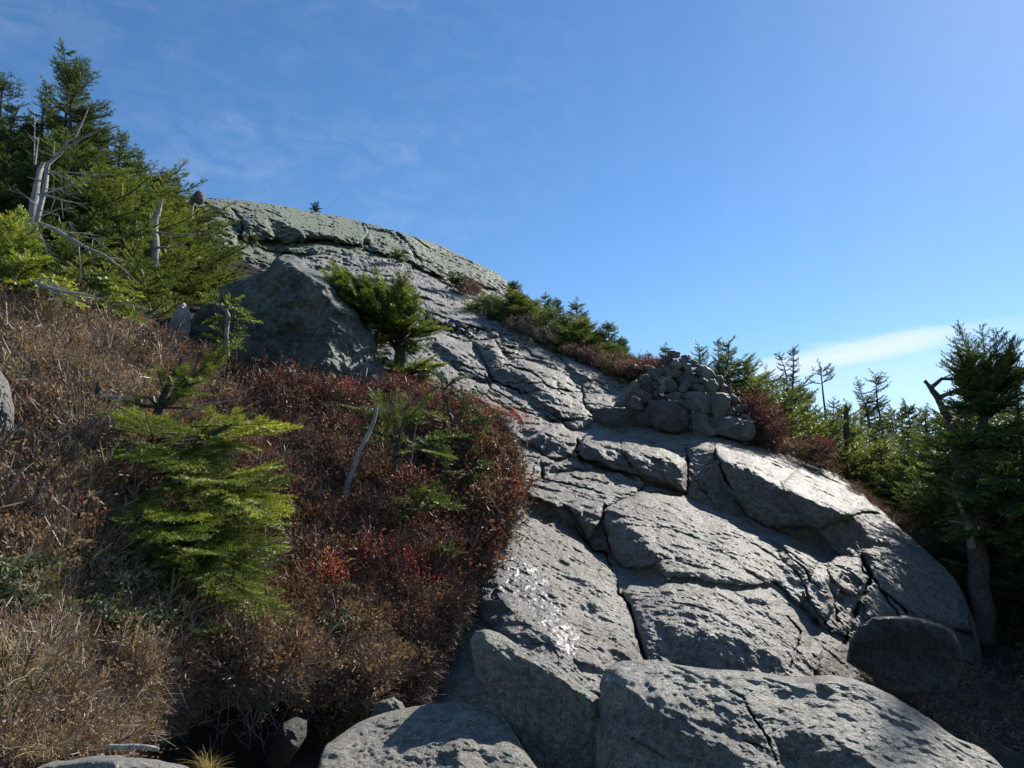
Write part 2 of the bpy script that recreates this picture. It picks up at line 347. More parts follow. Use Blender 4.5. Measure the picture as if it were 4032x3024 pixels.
# ------------------------------------------------------------------ far dome
dc = [(380,425,30),(440,428,33),(580,440,37),(700,462,39),(780,478,39),(950,530,37),(1100,610,33),(1250,700,31),(1400,775,30),
      (450,480,27),(500,540,24),(600,640,21),(420,560,23),(560,580,23),(600,500,29),(700,545,25.5),(800,560,26),(700,500,31),(850,500,34),(900,560,28),(1000,600,29),(1000,640,25),
      (1100,680,25),(1200,740,24),(1350,800,24),(900,700,22),(1200,850,20),(600,800,18),(1000,850,19),(380,850,16)]
f_dome = tps([(a*K, b*K) for a, b, c in dc], [math.log(c) for a, b, c in dc])
TOP = (0.35, -0.30, 0.88); WALL = (-0.35, -0.9, 0.1); UND = (-0.3, -0.85, -0.35); LIT = (0.75, -0.3, 0.6)
dome_f = [
 (R2([(405,330),(430,280),(500,262),(560,275),(640,245),(700,285),(820,345),(900,365),(1050,385),(1100,395),(1190,440),(1180,475),(1090,445),(1000,425),(900,420),(800,440),(700,445),(600,440),(470,430),(420,400)]), (-0.4,-0.9,0.12)),
 (R2([(600,450),(800,455),(980,425),(1060,440),(1080,470),(1000,480),(820,470),(700,480)]), (-0.2,-0.5,0.8)),
 (R2([(640,485),(820,475),(1000,485),(1075,475),(1110,530),(1000,540),(820,520),(700,520)]), (-0.3,-0.85,0.35)),
 (R2([(1100,480),(1180,470),(1240,515),(1255,565),(1190,570),(1110,545)]), (-0.1,-0.75,0.6)),
 (R2([(1250,520),(1330,505),(1440,540),(1445,575),(1380,590),(1290,570)]), (0.0,-0.8,0.5)),
 (R2([(1180,440),(1280,480),(1400,490),(1480,540),(1560,590),(1700,640),(1700,665),(1550,620),(1450,570),(1260,505)]), (-0.3,-0.9,-0.1)),
 (R2([(140,330),(290,300),(400,380),(480,460),(615,535),(600,580),(480,610),(300,480),(160,400)]), (0.55,-0.5,0.65)),
 (R2([(400,370),(480,450),(560,480),(620,540),(560,520),(470,480),(390,400)]), (-0.5,-0.8,0.0)),
 (R2([(1370,350),(1430,350),(1540,470),(1530,510),(1480,500),(1400,420)]), (-0.2,-0.9,0.45)),
 (R2([(1800,640),(1900,680),(1980,720),(1960,760),(1850,720)]), (-0.4,-0.9,-0.1)),
 (R2([(1180,285),(1300,295),(1340,310),(1240,305)]), (-0.4,-0.9,0.0)),
]
dome_cr = [(R2([(350,205),(410,260),(420,330),(405,400)]), .5, 1.6), (R2([(1180,290),(1240,335),(1205,420)]), .4, 1.5), (R2([(490,250),(500,200),(640,230),(760,235)]), .25, 1.1),
 (R2([(980,540),(1120,580),(1140,640),(1060,650)]), .4, 1.3), (R2([(1250,555),(1400,605),(1450,645),(1540,662),(1700,705),(1850,785),(1950,830)]), .5, 1.5),
 (R2([(1100,395),(1200,470),(1330,500),(1470,540),(1600,610),(1760,655)]), .6, 1.7), (R2([(820,200),(1000,230),(1170,275)]), .2, 1.0), (R2([(1340,310),(1500,370),(1700,440)]), .2, 1.0), (R2([(1430,370),(1520,480),(1620,560)]), .3, 1.2)]
sk = Fv([(370,425),(440,428),(500,430),(570,438),(600,443),(700,462),(760,472),(780,480),(800,484),(860,500),(950,530),(1030,568),(1075,590),(1100,612),(1140,640),(1200,675),(1260,705),(1320,745),(1400,785),(1480,830)])
def sheet(name, topline, x0, x1, ybot, rel, nc, nr, dispf, mat, attrf, offs, label):
    tx = np.array([p[0] for p in topline]); ty = np.array([p[1] for p in topline])
    px = np.linspace(x0, x1, nc); top = np.interp(px, tx, ty)
    top = top+0.5*fbm(np.stack([px/7, px*0, px*0], -1), 4, 2)
    t = np.linspace(0, 1, nr)[:, None]; PX = np.repeat(px[None], nr, 0); PY = top[None]+(ybot-top[None])*t
    d = rel.at(PX, PY); p = P3(PX, PY, d)
    d = d+dispf(PX, PY, d, p); v = P3(PX, PY, d).reshape(-1, 3)
    at = {k: g(PX, PY, d, p).ravel() for k, g in attrf.items()}
    f = gridfaces(nr, nc); n0 = len(v)
    v, f = skirt(v, f, np.arange(nc), offs)
    v, f2 = skirt(v, np.zeros((0, 4), int), np.arange(n0-nc, n0), []) if 0 else (v, None)
    at = {k: np.r_[a, np.zeros(len(v)-len(a))] for k, a in at.items()}
    o = obj(name, mesh(name, v, f, mat, at)); tag(o, label, kind='structure'); return o
def streak(p, s=1.0, ang=(0.78, -0.40, -0.48)):
    a = np.array(ang); a /= np.linalg.norm(a); n = np.array([0.4, -0.35, 0.85]); b = np.cross(n, a); b /= np.linalg.norm(b); n = np.cross(a, b)
    return np.stack([p@a*0.6*s, p@b*s, p@n*s], -1)
def cracks(X, Y, d, lst):
    r = np.zeros(X.shape)
    wx = X+1.3*vnoise(np.stack([X/6, Y/6, X*0], -1), 7)+0.7*vnoise(np.stack([X/2.5, Y/2.5, X*0], -1), 8); wy = Y+1.3*vnoise(np.stack([X/6, Y/6, X*0+9], -1), 7)+0.7*vnoise(np.stack([X/2.5, Y/2.5, X*0+9], -1), 8)
    for line, amp, w in lst:
        xs = [q[0] for q in line]; ys = [q[1] for q in line]
        m = (X > min(xs)-9) & (X < max(xs)+9) & (Y > min(ys)-9) & (Y < max(ys)+9)
        dd = dline(wx[m], wy[m], [q[:2] for q in line]); wv = w*(0.62+0.38*vnoise(np.stack([X[m]/9, Y[m]/9, X[m]*0+3], -1), 12)); av = amp*np.clip(0.75+0.9*vnoise(np.stack([X[m]/16, Y[m]/16, X[m]*0+8], -1), 13), 0.08, 1.2); r[m] = np.maximum(r[m], av*np.exp(-(dd/np.maximum(wv*0.8, 0.35))**2))
    return r
def joints(p, s, cell, lo=0.0):        # lens-shaped joint blocks that follow the fall line
    q = streak(p, 1/cell); w = fbm(q*1.4, 3, s)*0.35; f1, f2, cid = worley(q[..., 0]*1.2+w, q[..., 1]*1.0+w*0.6, s)
    return (cid-0.5), np.exp(-((f2-f1)/0.07)**2)
def chips(p, cell, s, warp=.4):        # small broken ledges: stepped, slightly tilted plates
    q = streak(p, 1/cell, (0.78, -0.40, -0.48)); w = fbm(q*1.1+s, 4, s)*warp; w2 = fbm(q*1.1+s+40, 4, s)*warp
    f1, f2, cid = worley(q[..., 0]+w+q[..., 2]*.7, q[..., 1]+w2, s); return (cid-0.5)*np.clip((f2-f1)/0.10, 0, 1)+0.25*(0.5-f1)
def blocks(X, Y, d, lst, w=10., seed=51):     # rounded slabs standing proud of one another
    q = np.stack([X/22, Y/22, X*0], -1); wx = X+3.2*fbm(q, 4, seed, .55); wy = Y+3.2*fbm(q+30, 4, seed, .55); r = np.zeros(X.shape)
    for poly, ra, wf in lst:
        pl = [a[:2] for a in poly]; ins = inpoly(wx, wy, pl)
        if not ins.any(): continue
        e = np.clip(dline(wx[ins], wy[ins], pl+[pl[0]])/(w*wf), 0, 1); r[ins] -= ra*d[ins]*(0.38+0.62*np.sqrt(np.clip(1-(1-e)**2, 0, 1)))
    return r
slope_bl = [(Q4([(230,600),(420,690),(540,690),(620,760),(720,860),(820,900),(850,1010),(880,1110),(930,1180),(980,1300),(1000,1400),(1050,1560),(1000,1800),(500,1800),(200,1500),(0,1300),(-50,1050),(100,850)]), .026, 1.3),
 (Q4([(900,1120),(960,1080),(1080,1080),(1200,1040),(1450,1080),(1650,1120),(1800,1100),(1900,1180),(2000,1290),(2100,1400),(2200,1500),(2150,1750),(1600,1700),(1100,1700),(1050,1500),(1000,1330),(950,1200)]), .024, 1.6),
 (Q4([(790,600),(840,560),(960,490),(1050,440),(1300,500),(1450,560),(1680,640),(1830,750),(2000,830),(2212,900),(2330,1000),(2300,1200),(2200,1330),(2050,1200),(1900,1060),(1700,1080),(1450,1060),(1250,1020),(1190,1040),(1110,930),(1000,960),(880,940),(800,830),(780,700)]), .030, 1.5),
 (Q4([(280,470),(380,380),(430,350),(560,340),(720,340),(900,340),(1000,370),(1040,430),(960,490),(860,550),(790,590),(760,700),(700,780),(640,700),(600,640),(540,590),(440,540),(330,510)]), .030, .9),
 (Q4([(600,200),(650,130),(700,100),(820,110),(940,110),(1060,130),(1100,170),(1200,190),(1290,240),(1335,310),(1330,400),(1310,490),(1230,465),(1080,425),(1000,355),(900,340),(800,310),(640,262)]), .032, 1.0),
 (Q4([(910,200),(1000,160),(1080,175),(1200,195),(1290,245),(1330,310),(1320,400),(1300,480),(1200,440),(1080,400),(1000,330),(940,280)]), .014, .8),
 (R4([(200,900),(450,900),(760,1000),(950,1080),(1130,1200),(1290,1330),(1110,1370),(1000,1420),(830,1430),(670,1460),(500,1400),(420,1370),(330,1250),(250,1100)]), .032, .9),
 (Q2([(620,-190),(770,-300),(1000,-240),(1200,-100),(1500,200),(1830,420),(1870,800),(1640,720),(1400,690),(1200,690),(1150,500),(1220,410),(1160,290),(1020,270),(950,200),(880,100),(760,60)]), .022, 1.3),
 (Q4([(240,130),(330,110),(500,0),(540,60),(620,140),(600,200),(560,250),(440,230),(330,190)]), .022, .8),
 (Q4([(200,170),(330,200),(470,240),(480,262),(392,288),(385,380),(300,420),(200,400)]), .018, .8),
 (Q4([(390,290),(500,258),(620,270),(705,310),(700,335),(600,325),(500,335),(430,365),(388,370)]), .012, .4),
 (Q4([(1680,660),(1740,625),(1900,720),(2080,790),(2212,850),(2150,1000),(2000,880),(1850,760),(1730,710)]), .012, .6),
 (Q2([(780,520),(850,430),(930,440),(1000,560),(1100,700),(1090,820),(980,800),(880,740),(830,640)]), .016, .8), (Q2([(960,300),(1080,275),(1160,290),(1170,410),(1215,415),(1160,560),(1040,520),(960,420)]), .018, .7),
 (R3([(200,540),(400,570),(440,640),(530,740),(555,820),(400,770),(300,720),(200,640)]), .010, .7), (R3([(440,550),(560,560),(620,640),(640,700),(560,730),(500,700),(450,620)]), .014, .5), (R3([(600,590),(700,570),(760,620),(700,660),(630,650)]), .010, .4),
 (R3([(540,730),(640,700),(760,720),(1000,760),(1100,870),(1150,930),(1180,1010),(1215,1080),(1100,1050),(1010,1060),(950,1000),(800,930),(700,890),(600,840)]), .016, .8),
 (R3([(1010,680),(1190,800),(1140,860),(1150,900),(1000,760),(900,690),(700,620),(880,600)]), .008, .6), (R3([(1130,900),(1200,840),(1450,900),(1400,980),(1350,1000),(1240,1040),(1180,1010)]), .014, .6),
 (R3([(550,830),(700,880),(800,940),(930,1030),(1010,1090),(900,1100),(740,1080),(640,980),(540,900)]), .010, .6), (R3([(790,930),(850,930),(950,980),(1030,1045),(1000,1080),(930,1065),(850,1000)]), .014, .5), (R3([(1010,1075),(1100,1040),(1170,1065),(1215,1095),(1150,1140),(1070,1140)]), .016, .5),
 (R3([(130,380),(300,400),(500,440),(640,440),(700,500),(600,540),(300,430)]), .010, .6), (R3([(0,180),(200,180),(420,290),(620,390),(650,460),(540,500),(300,400),(100,340),(0,300)]), .010, .8),
 (R3([(620,470),(880,600),(1000,660),(870,690),(740,620),(650,560)]), .010, .6), (R3([(1000,650),(1180,720),(1450,830),(1420,870),(1190,820),(1060,740)]), .012, .6),
 (R3([(160,570),(60,700),(300,850),(520,1000),(700,1060),(760,1100),(700,1000),(480,870),(330,760)]), .008, .8)]
_r = np.random.default_rng(8)
for _x, _y, _s in [(150,430,26),(205,440,30),(255,445,26),(215,480,22),(300,455,30),(365,480,24),(330,515,24),(370,540,26),(300,510,18),(420,520,20),(570,520,30),(610,560,22),(560,585,24),(690,600,34),(660,560,22),(740,590,24),(520,590,18),(640,620,18)]:
    slope_bl.append((R3([(_x+_s*1.25*_r.uniform(.8,1.15)*math.cos(a), _y+_s*.8*_r.uniform(.8,1.15)*math.sin(a)) for a in np.linspace(0, 6.28, 8)[:-1]]), .012, .28))
dome_bl = [(R2([(150,130),(600,180),(1180,280),(1260,400),(1190,440),(1000,400),(700,440),(420,400),(350,260)]), .022, .9), (R2([(640,480),(800,455),(1000,420),(1075,470),(1110,530),(950,540),(750,520)]), .018, .5), (R2([(1100,480),(1180,460),(1250,530),(1250,565),(1150,560)]), .018, .45),
 (R2([(1250,520),(1330,500),(1440,545),(1430,580),(1330,600)]), .016, .45), (R2([(1190,290),(1340,310),(1540,480),(1510,540),(1430,520),(1270,480),(1210,400)]), .016, .6), (R2([(1340,300),(1700,430),(2000,580),(2200,740),(1980,720),(1700,650),(1560,560),(1540,460)]), .014, .9),
 (R2([(150,320),(300,300),(480,450),(620,540),(600,640),(300,560),(130,420)]), .016, .8), (R2([(470,440),(640,450),(760,440),(700,480),(560,480)]), .012, .4), (R2([(400,250),(600,240),(620,420),(480,410)]), .010, .6)]
rel_dome = Relief(150, 180, 700, 400, lambda X, Y: f_dome(X, Y), dome_f, scale=60, soft=0.8, seed=4)
def dome_disp(X, Y, d, p):
    q = streak(p, 0.8); cid, cr = joints(p, 21, 2.6)
    return blocks(X, Y, d, dome_bl)+0.16*chips(p, 1.6, 81)+0.16*chips(p, .6, 82)+0.16*fbm(q, 6, 31, 0.6)+0.10*fbm(streak(p, 5), 3, 33, 0.6, True)+.06*fbm(p*5, 3, 34, .7)+cid*0.3+cr*0.22*(fbm(p/5, 2, 8) > 0.15)+cracks(X, Y, d, dome_cr)*1.4
def dome_lich(X, Y, d, p): return np.clip(1.35-(Y-200)/105.-np.clip((X-330)/260., 0, 1)*0.55, -0.6, 1)
sheet('mountain_dome', sk, 160, 690, 398, rel_dome, 620, 270, dome_disp, M_DOME, {'lichen': dome_lich}, [(0.3, 1.5, -0.15), (1, 4, -1.5), (2, 10, -8), (0, 6, -40)], 'far bare granite dome under the skyline')

# ------------------------------------------------------------------ near rock slope
sc = [(380,600,20),(560,590,23),(650,560,24),(720,548,25.5),(850,562,25.5),(930,600,24),(1000,640,23),(1090,685,20.5),(1200,735,18.5),(1330,800,16.5),(1420,830,15.5),
      (800,620,21.5),(900,640,20),(1000,700,18),(900,700,17.5),(1100,740,17.2),(950,760,14.8),(1200,790,15.6),(1300,830,15),(1050,820,13.7),(1200,860,13.3),(1350,900,12.9),(1000,880,12),(1100,920,11.2),(1250,940,11.6),
      (1420,935,12.1),(1600,950,12.1),(1500,880,13.5),(1640,925,13.0),(1750,985,12.2),(1850,1050,11.6),(1900,1100,11.1),(1990,1180,10.4),(2070,1240,9.8),
      (1150,960,10.3),(1150,1020,9.4),(1300,1000,10.3),(1450,1000,10.6),(1480,1060,9.6),(1600,1000,11.1),(1750,1060,10.8),(1850,1130,10.2),
      (1550,1090,9.9),(1700,1150,9.7),(1830,1190,9.2),(1930,1200,9.2),(1150,1100,8.0),(1300,1080,8.6),(1380,1060,9.1),(1500,1100,8.4),(1600,1130,8.3),(1700,1180,8.1),(1830,1215,7.9),
      (1300,1200,6.9),(1450,1180,7.3),(1600,1220,7.1),(1750,1280,6.9),(1850,1300,7.0),(1130,1200,6.7),(1050,1280,6.2),(1200,1320,5.7),(1400,1280,6.3),(1600,1320,6.2),(1700,1380,6.0),
      (1000,1400,5.5),(1200,1450,5.0),(1380,1400,5.5),(1500,1430,5.4),(1700,1440,5.7),(1830,1420,6.0),(1900,1300,7.6),(2000,1330,7.9),(2080,1330,8.2),
      (950,1500,5.1),(1100,1600,4.5),(1400,1550,4.7),(1800,1600,5.3),(2100,1600,6.6),(2100,1700,6.2),(1200,1700,4.3),(700,1700,4.9),(400,1700,5.2),
      (400,800,13),(400,1200,8.2),(700,1200,8),(700,900,12),(850,800,13.5),(380,1500,6)]
f_slope = tps([(a*K, b*K) for a, b, c in sc], [math.log(c) for a, b, c in sc])
D1 = (-0.30, -0.93, 0.15); D2 = (-0.45, -0.80, 0.35); D3 = (-0.35, -0.90, -0.25); T1 = (0.30, -0.22, 0.93); T2 = (0.50, -0.30, 0.80); T3 = (0.12, -0.40, 0.9)
slope_f = [
 # lit tops first
 (Q4([(250,150),(430,220),(620,260),(700,320),(900,340),(1030,430),(960,500),(700,560),(500,470),(300,450),(260,300)]), T3),
 (Q4([(1050,430),(1300,500),(1600,620),(1900,720),(2200,860),(2100,1000),(1900,900),(1500,700),(1100,560),(960,510)]), T2),
 (R4([(200,900),(450,920),(760,1000),(950,1080),(1130,1200),(1290,1330),(1110,1360),(900,1290),(760,1240),(600,1160),(480,1090),(330,1030),(210,960)]), (0.42,-0.30,0.86)),
 (Q4([(230,620),(420,700),(600,740),(800,890),(850,1100),(980,1300),(1020,1540),(700,1560),(400,1400),(100,1150),(100,850)]), (0.44,-0.24,0.86)),
 (Q4([(900,1110),(1200,1050),(1600,1090),(1900,1250),(2100,1450),(1900,1400),(1500,1300),(1200,1250),(1000,1230)]), (0.25,-0.40,0.88)),
 # shade walls
 (Q4([(275,480),(330,520),(400,530),(470,560),(540,620),(600,690),(640,690),(700,800),(780,790),(830,870),(700,850),(620,750),(530,700),(390,640),(300,580)]), D3),
 (Q4([(560,570),(640,600),(770,580),(780,700),(740,770),(690,780),(640,700),(600,640)]), (-0.25,-0.90,0.30)),
 (Q4([(780,590),(870,620),(960,700),(1050,770),(1100,850),(1160,870),(1200,900),(1110,930),(1180,1040),(1070,1050),(960,960),(880,940),(810,860),(790,700)]), (-0.42,-0.86,0.28)),
 (Q4([(780,660),(900,640),(1000,760),(940,800),(800,760)]), D1),
 (Q4([(250,150),(330,120),(440,180),(560,200),(610,260),(560,250),(470,230),(360,200),(260,160)]), D1),
 (Q4([(380,290),(410,290),(520,290),(620,320),(700,330),(620,340),(540,325),(430,360),(385,370)]), D3),
 (Q4([(700,300),(760,295),(820,320),(760,330)]), D1),
 # hex block: dark body, lit brow
 (Q4([(600,200),(640,260),(760,300),(900,340),(1000,350),(1080,420),(1230,465),(1310,480),(1330,400),(1330,310),(1280,250),(1120,240),(1000,230),(900,200),(800,190),(700,160),(640,160)]), (-0.30,-0.86,0.42)),
 (Q4([(640,150),(700,100),(820,110),(900,140),(880,200),(760,180),(680,170)]), T2),
 (Q4([(910,200),(1000,150),(1080,170),(1200,190),(1290,245),(1330,310),(1290,300),(1180,250),(1060,220),(960,230)]), T2),
 (Q4([(630,265),(760,300),(900,345),(1010,355),(1080,425),(1000,410),(880,360),(760,330),(650,300)]), D3),
 (Q4([(940,230),(1080,230),(1180,330),(1250,400),(1150,440),(1000,350)]), (-0.05,-0.90,0.45)),
 # gully between block and long slab
 (Q4([(1340,190),(1500,210),(1560,330),(1640,460),(1700,600),(1660,620),(1560,600),(1440,540),(1315,490),(1340,390)]), (-0.25,-0.95,0.12)),
 (Q4([(1340,200),(1370,200),(1390,420),(1330,480),(1310,480),(1335,380)]), (-0.7,-0.7,-0.1)),
 # long slab's shaded face
 (R4([(205,965),(330,1035),(480,1095),(600,1165),(760,1245),(900,1295),(1050,1355),(1110,1365),(960,1425),(900,1440),(830,1430),(670,1465),(600,1440),(500,1400),(420,1375),(330,1250),(270,1120)]), (-0.36,-0.92,0.10)),
 (R4([(600,1450),(830,1420),(940,1500),(1030,1600),(1000,1630),(900,1590),(790,1530),(680,1480)]), (-0.3,-0.7,-0.65)),
 (R4([(930,1450),(1090,1370),(1210,1440),(1330,1500),(1470,1570),(1520,1660),(1400,1640),(1200,1560),(1100,1620),(1020,1600)]), (-0.28,-0.92,0.25)),
 (R4([(1110,1365),(1290,1440),(1400,1520),(1530,1650),(1480,1620),(1330,1510),(1200,1430)]), (0.35,-0.5,0.8)),
 (Q2([(1160,280),(1240,250),(1500,260),(1700,350),(1820,430),(1850,800),(1640,720),(1200,690),(1100,700),(1180,520),(1220,410)]), (-0.35,-0.93,0.10)),
 (Q2([(960,300),(1060,280),(1150,280),(1160,420),(1220,410),(1170,560),(1100,830),(1000,800),(970,650),(930,440)]), (-0.35,-0.88,0.20)),
 (Q2([(1000,290),(1090,275),(1150,300),(1180,370),(1060,390),(980,350)]), (0.2,-0.35,0.9)),
 (Q2([(1150,250),(1250,225),(1330,235),(1300,260),(1180,290)]), (0.3,-0.3,0.9)),
 (Q2([(600,230),(700,280),(790,340),(850,420),(930,440),(960,620),(960,760),(880,740),(830,650),(760,520),(680,440),(620,330)]), (-0.28,-0.80,0.45)),
 (Q2([(800,480),(900,560),(960,700),(900,740),(840,640)]), D1),
 (Q2([(1170,260),(1330,250),(1500,280),(1700,370),(1850,470),(1900,950),(1100,900),(1080,720),(1200,430)]), (-0.48,-0.87,0.02)),
 # front slab: dark pitted lower face
 (Q4([(1010,1290),(1080,1280),(1200,1320),(1320,1370),(1450,1380),(1650,1430),(1800,1480),(1900,1540),(2010,1570),(2000,1640),(1860,1620),(1600,1610),(1400,1610),(1200,1580),(1060,1560),(1020,1450)]), (-0.30,-0.85,0.38)),
 (Q4([(1200,1380),(1450,1400),(1550,1500),(1700,1520),(1650,1580),(1400,1570),(1200,1500)]), D1),
 (Q4([(1690,1170),(1780,1160),(1850,1195),(1890,1230),(1780,1205)]), D3),
 (Q4([(1385,620),(1450,620),(1560,650),(1480,660)]), D1), (Q4([(1240,875),(1330,890),(1300,920),(1250,900)]), D1),
 (Q4([(1680,650),(1720,630),(1790,650),(1800,700),(1730,700)]), D2), (Q4([(1890,800),(1960,830),(2010,870),(1980,890),(1920,850)]), D1),
 (Q4([(2020,1540),(2070,1530),(2060,1570),(2010,1610)]), D3),
 (Q4([(590,1540),(640,1560),(760,1600),(800,1650),(620,1620)]), D3), (Q4([(830,1490),(920,1500),(900,1540),(840,1530)]), D3), (Q4([(500,890),(570,900),(560,940),(510,920)]), D3), (Q4([(620,1190),(720,1190),(780,1230),(700,1260),(620,1230)]), D1),
 (Q4([(420,1120),(480,1150),(460,1170)]), D3), (Q4([(820,1380),(860,1390),(850,1440),(815,1420)]), D1), (Q4([(580,1040),(690,1070),(670,1090),(580,1060)]), D1),
 # upper slope walls
 (R3([(160,570),(230,600),(320,650),(385,722),(320,725),(240,680),(180,640)]), D1),
 (R3([(420,590),(500,590),(590,640),(625,690),(560,720),(510,710),(460,650)]), (-0.25,-0.9,0.3)),
 (R3([(540,740),(620,730),(680,760),(760,790),(830,850),(920,900),(1020,960),(1080,1000),(1000,965),(900,925),(780,930),(700,890),(620,840),(550,800)]), (-0.35,-0.9,0.2)),
 (R3([(790,930),(850,930),(950,980),(1030,1040),(1000,1080),(930,1060),(850,1000)]), D2),
 (R3([(1010,1070),(1100,1040),(1170,1065),(1215,1090),(1150,1130),(1080,1140),(1020,1105)]), D1),
 (R3([(1005,685),(1030,700),(1080,760),(1195,822),(1140,875),(1090,815),(1040,755)]), (-0.4,-0.88,-0.1)),
 (R3([(1140,880),(1180,850),(1220,870),(1200,900)]), D1), (R3([(1150,980),(1220,1000),(1330,980),(1210,1030)]), D2),
 (R3([(860,840),(1000,860),(940,880),(870,870)]), D1), (R3([(640,640),(760,700),(740,720),(660,690)]), D1),
 (R3([(750,1130),(800,1105),(880,1170),(960,1200),(1020,1240),(1060,1305),(1000,1310),(940,1290),(860,1250),(765,1210)]), (-0.3,-0.9,0.2)),
 (R3([(940,1290),(970,1245),(1030,1270),(1060,1310),(1000,1312)]), (0.0,-0.8,0.6)),
 (R3([(1140,1130),(1200,1090),(1230,1130),(1210,1150)]), (0,-0.75,0.65)),
 (R3([(560,880),(700,930),(650,945),(590,920)]), D1), (R3([(660,960),(800,1010),(780,1030),(680,990)]), D1),
 (R3([(120,400),(200,410),(290,440),(300,490),(210,470),(140,450)]), D1), (R3([(290,440),(420,460),(480,490),(380,540),(270,510)]), D2),
]
C = lambda conv, pts, a, w: (conv(pts), a, w)
slope_cr = [
 C(Q4, [(600,700),(700,840),(800,880),(845,1000),(880,1110),(940,1190),(985,1300),(1000,1400),(1030,1480),(1065,1570)], .55, 1.7),
 C(Q4, [(300,405),(500,405),(640,440),(780,480),(900,520)], .25, 1.0), C(Q4, [(240,150),(260,240),(380,260)], .2, 1.0),
 C(Q4, [(380,270),(385,380),(290,440),(275,560)], .4, 1.4), C(Q4, [(950,490),(1040,470),(1150,480),(1310,500)], .35, 1.2),
 C(Q4, [(620,110),(600,200),(640,260),(760,305),(900,345),(1030,420),(1060,430)], .6, 1.6), C(Q4, [(900,130),(900,210),(970,300)], .3, 1.2),
 C(Q4, [(1320,190),(1335,300),(1330,400),(1315,500)], .6, 1.8), C(Q4, [(1500,210),(1570,380),(1640,500),(1715,620)], .5, 1.8), C(Q4, [(1345,350),(1420,450),(1500,560)], .3, 1.5),
 C(Q4, [(790,560),(780,640),(800,760),(830,870)], .4, 1.5), C(Q4, [(1890,760),(1980,880),(2080,960),(2130,1060),(2212,1130)], .35, 1.6),
 C(Q4, [(1310,505),(1500,590),(1680,640),(1760,700),(1900,760),(2060,780)], .25, 1.2), C(Q4, [(1200,560),(1400,640),(1520,640)], .12, 1.0),
 C(Q2, [(610,190),(640,300),(760,420),(800,520),(860,640),(960,760)], .35, 1.6), C(Q2, [(930,440),(980,560),(1000,700),(1100,800)], .35, 1.6), C(Q2, [(1160,290),(1170,400),(1220,410),(1180,520)], .5, 2),
 C(Q2, [(1050,850),(1100,700),(1180,520),(1222,410),(1165,290)], 1.0, 3.0), C(Q2, [(1420,690),(1320,560),(1240,430)], .5, 2.0), C(Q2, [(680,680),(760,780),(740,900),(700,1000)], .3, 1.5), C(Q2, [(1200,390),(1300,520),(1450,640)], .4, 2.0),
 C(R3, [(430,570),(480,650),(520,740),(550,815)], .6, 1.5), C(R3, [(550,815),(700,880),(800,945),(900,1010),(1010,1085)], .45, 1.3), C(R3, [(1130,860),(1145,950),(1185,1020),(1215,1085)], .4, 1.2),
 C(R3, [(130,380),(300,430),(420,470),(560,520),(700,560)], .35, 1.2), C(R3, [(880,590),(960,640),(1010,690)], .3, 1.1), C(R3, [(620,650),(760,620),(900,560),(1000,570)], .12, .9),
 C(R3, [(200,160),(400,230),(560,320),(640,440)], .35, 1.2), C(R3, [(0,150),(150,190),(300,240),(430,310),(600,390)], .35, 1.2), C(R3, [(620,470),(700,520),(880,600),(1000,640),(1180,720),(1450,830)], .2, 1.0),
 C(R3, [(640,720),(800,760),(940,870),(1130,900)], .3, 1.1), C(R3, [(440,560),(560,560),(640,600),(760,600)], .4, 1.2), C(R3, [(600,540),(620,600),(640,660)], .4, 1.2), C(R3, [(540,510),(600,540),(680,520),(740,600)], .3, 1.1),
 C(R3, [(330,700),(520,800),(540,870),(700,960),(820,1020)], .25, 1.1), C(R3, [(380,800),(480,900),(640,990),(720,1060)], .25, 1.1), C(R3, [(700,1000),(900,1060),(1010,1100),(1120,1160),(1200,1190)], .25, 1.1),
 C(R3, [(1130,960),(1240,980),(1350,990)], .2, 1.), C(R3, [(640,840),(760,840),(900,840),(1000,900)], .15, .9), C(R3, [(1180,830),(1300,880),(1400,900)], .15, .9),
 C(R3, [(160,640),(330,740),(480,840),(540,830)], .25, 1.0), C(R3, [(1110,1200),(1120,1330),(1160,1380)], .4, 1.6), C(R3, [(1420,1190),(1500,1200),(1600,1230)], .25, 1.3),
 C(R2, [(820,520),(900,520),(1060,545),(1200,580),(1300,640),(1450,650),(1600,720),(1800,790)], .3, 1.0), C(R2, [(1250,660),(1450,740),(1650,800)], .25, .9), C(R2, [(1450,640),(1540,700),(1700,760),(1900,800)], .25, .9),
]
for j, (x, y) in enumerate([(190,415),(215,450),(255,440),(300,460),(350,500),(330,520),(395,550),(420,500),(570,530),(600,575),(560,590),(700,590),(660,620)]):   # small joint blocks in the gully
    s_ = 26+7*(j % 3); slope_cr.append(C(R3, [(x+s_*math.cos(a)*1.2, y+s_*math.sin(a)*.8) for a in np.linspace(0, 6.28, 8)], .3, 1.0))
ntop = Fv([(300,620),(380,600),(560,590),(650,556),(720,546),(850,560),(930,598),(1000,636),(1090,683),(1200,733),(1330,800),(1420,832),(1500,870),(1600,905),(1650,935),(1750,985),(1850,1052),(1900,1100),(1990,1180),(2040,1225),(2070,1262),(2095,1330),(2125,1480),(2140,1600),(2155,1690)])
rel_slope = Relief(130, 240, 1010, 800, lambda X, Y: f_slope(X, Y), slope_f, scale=95, soft=0.9, seed=11)
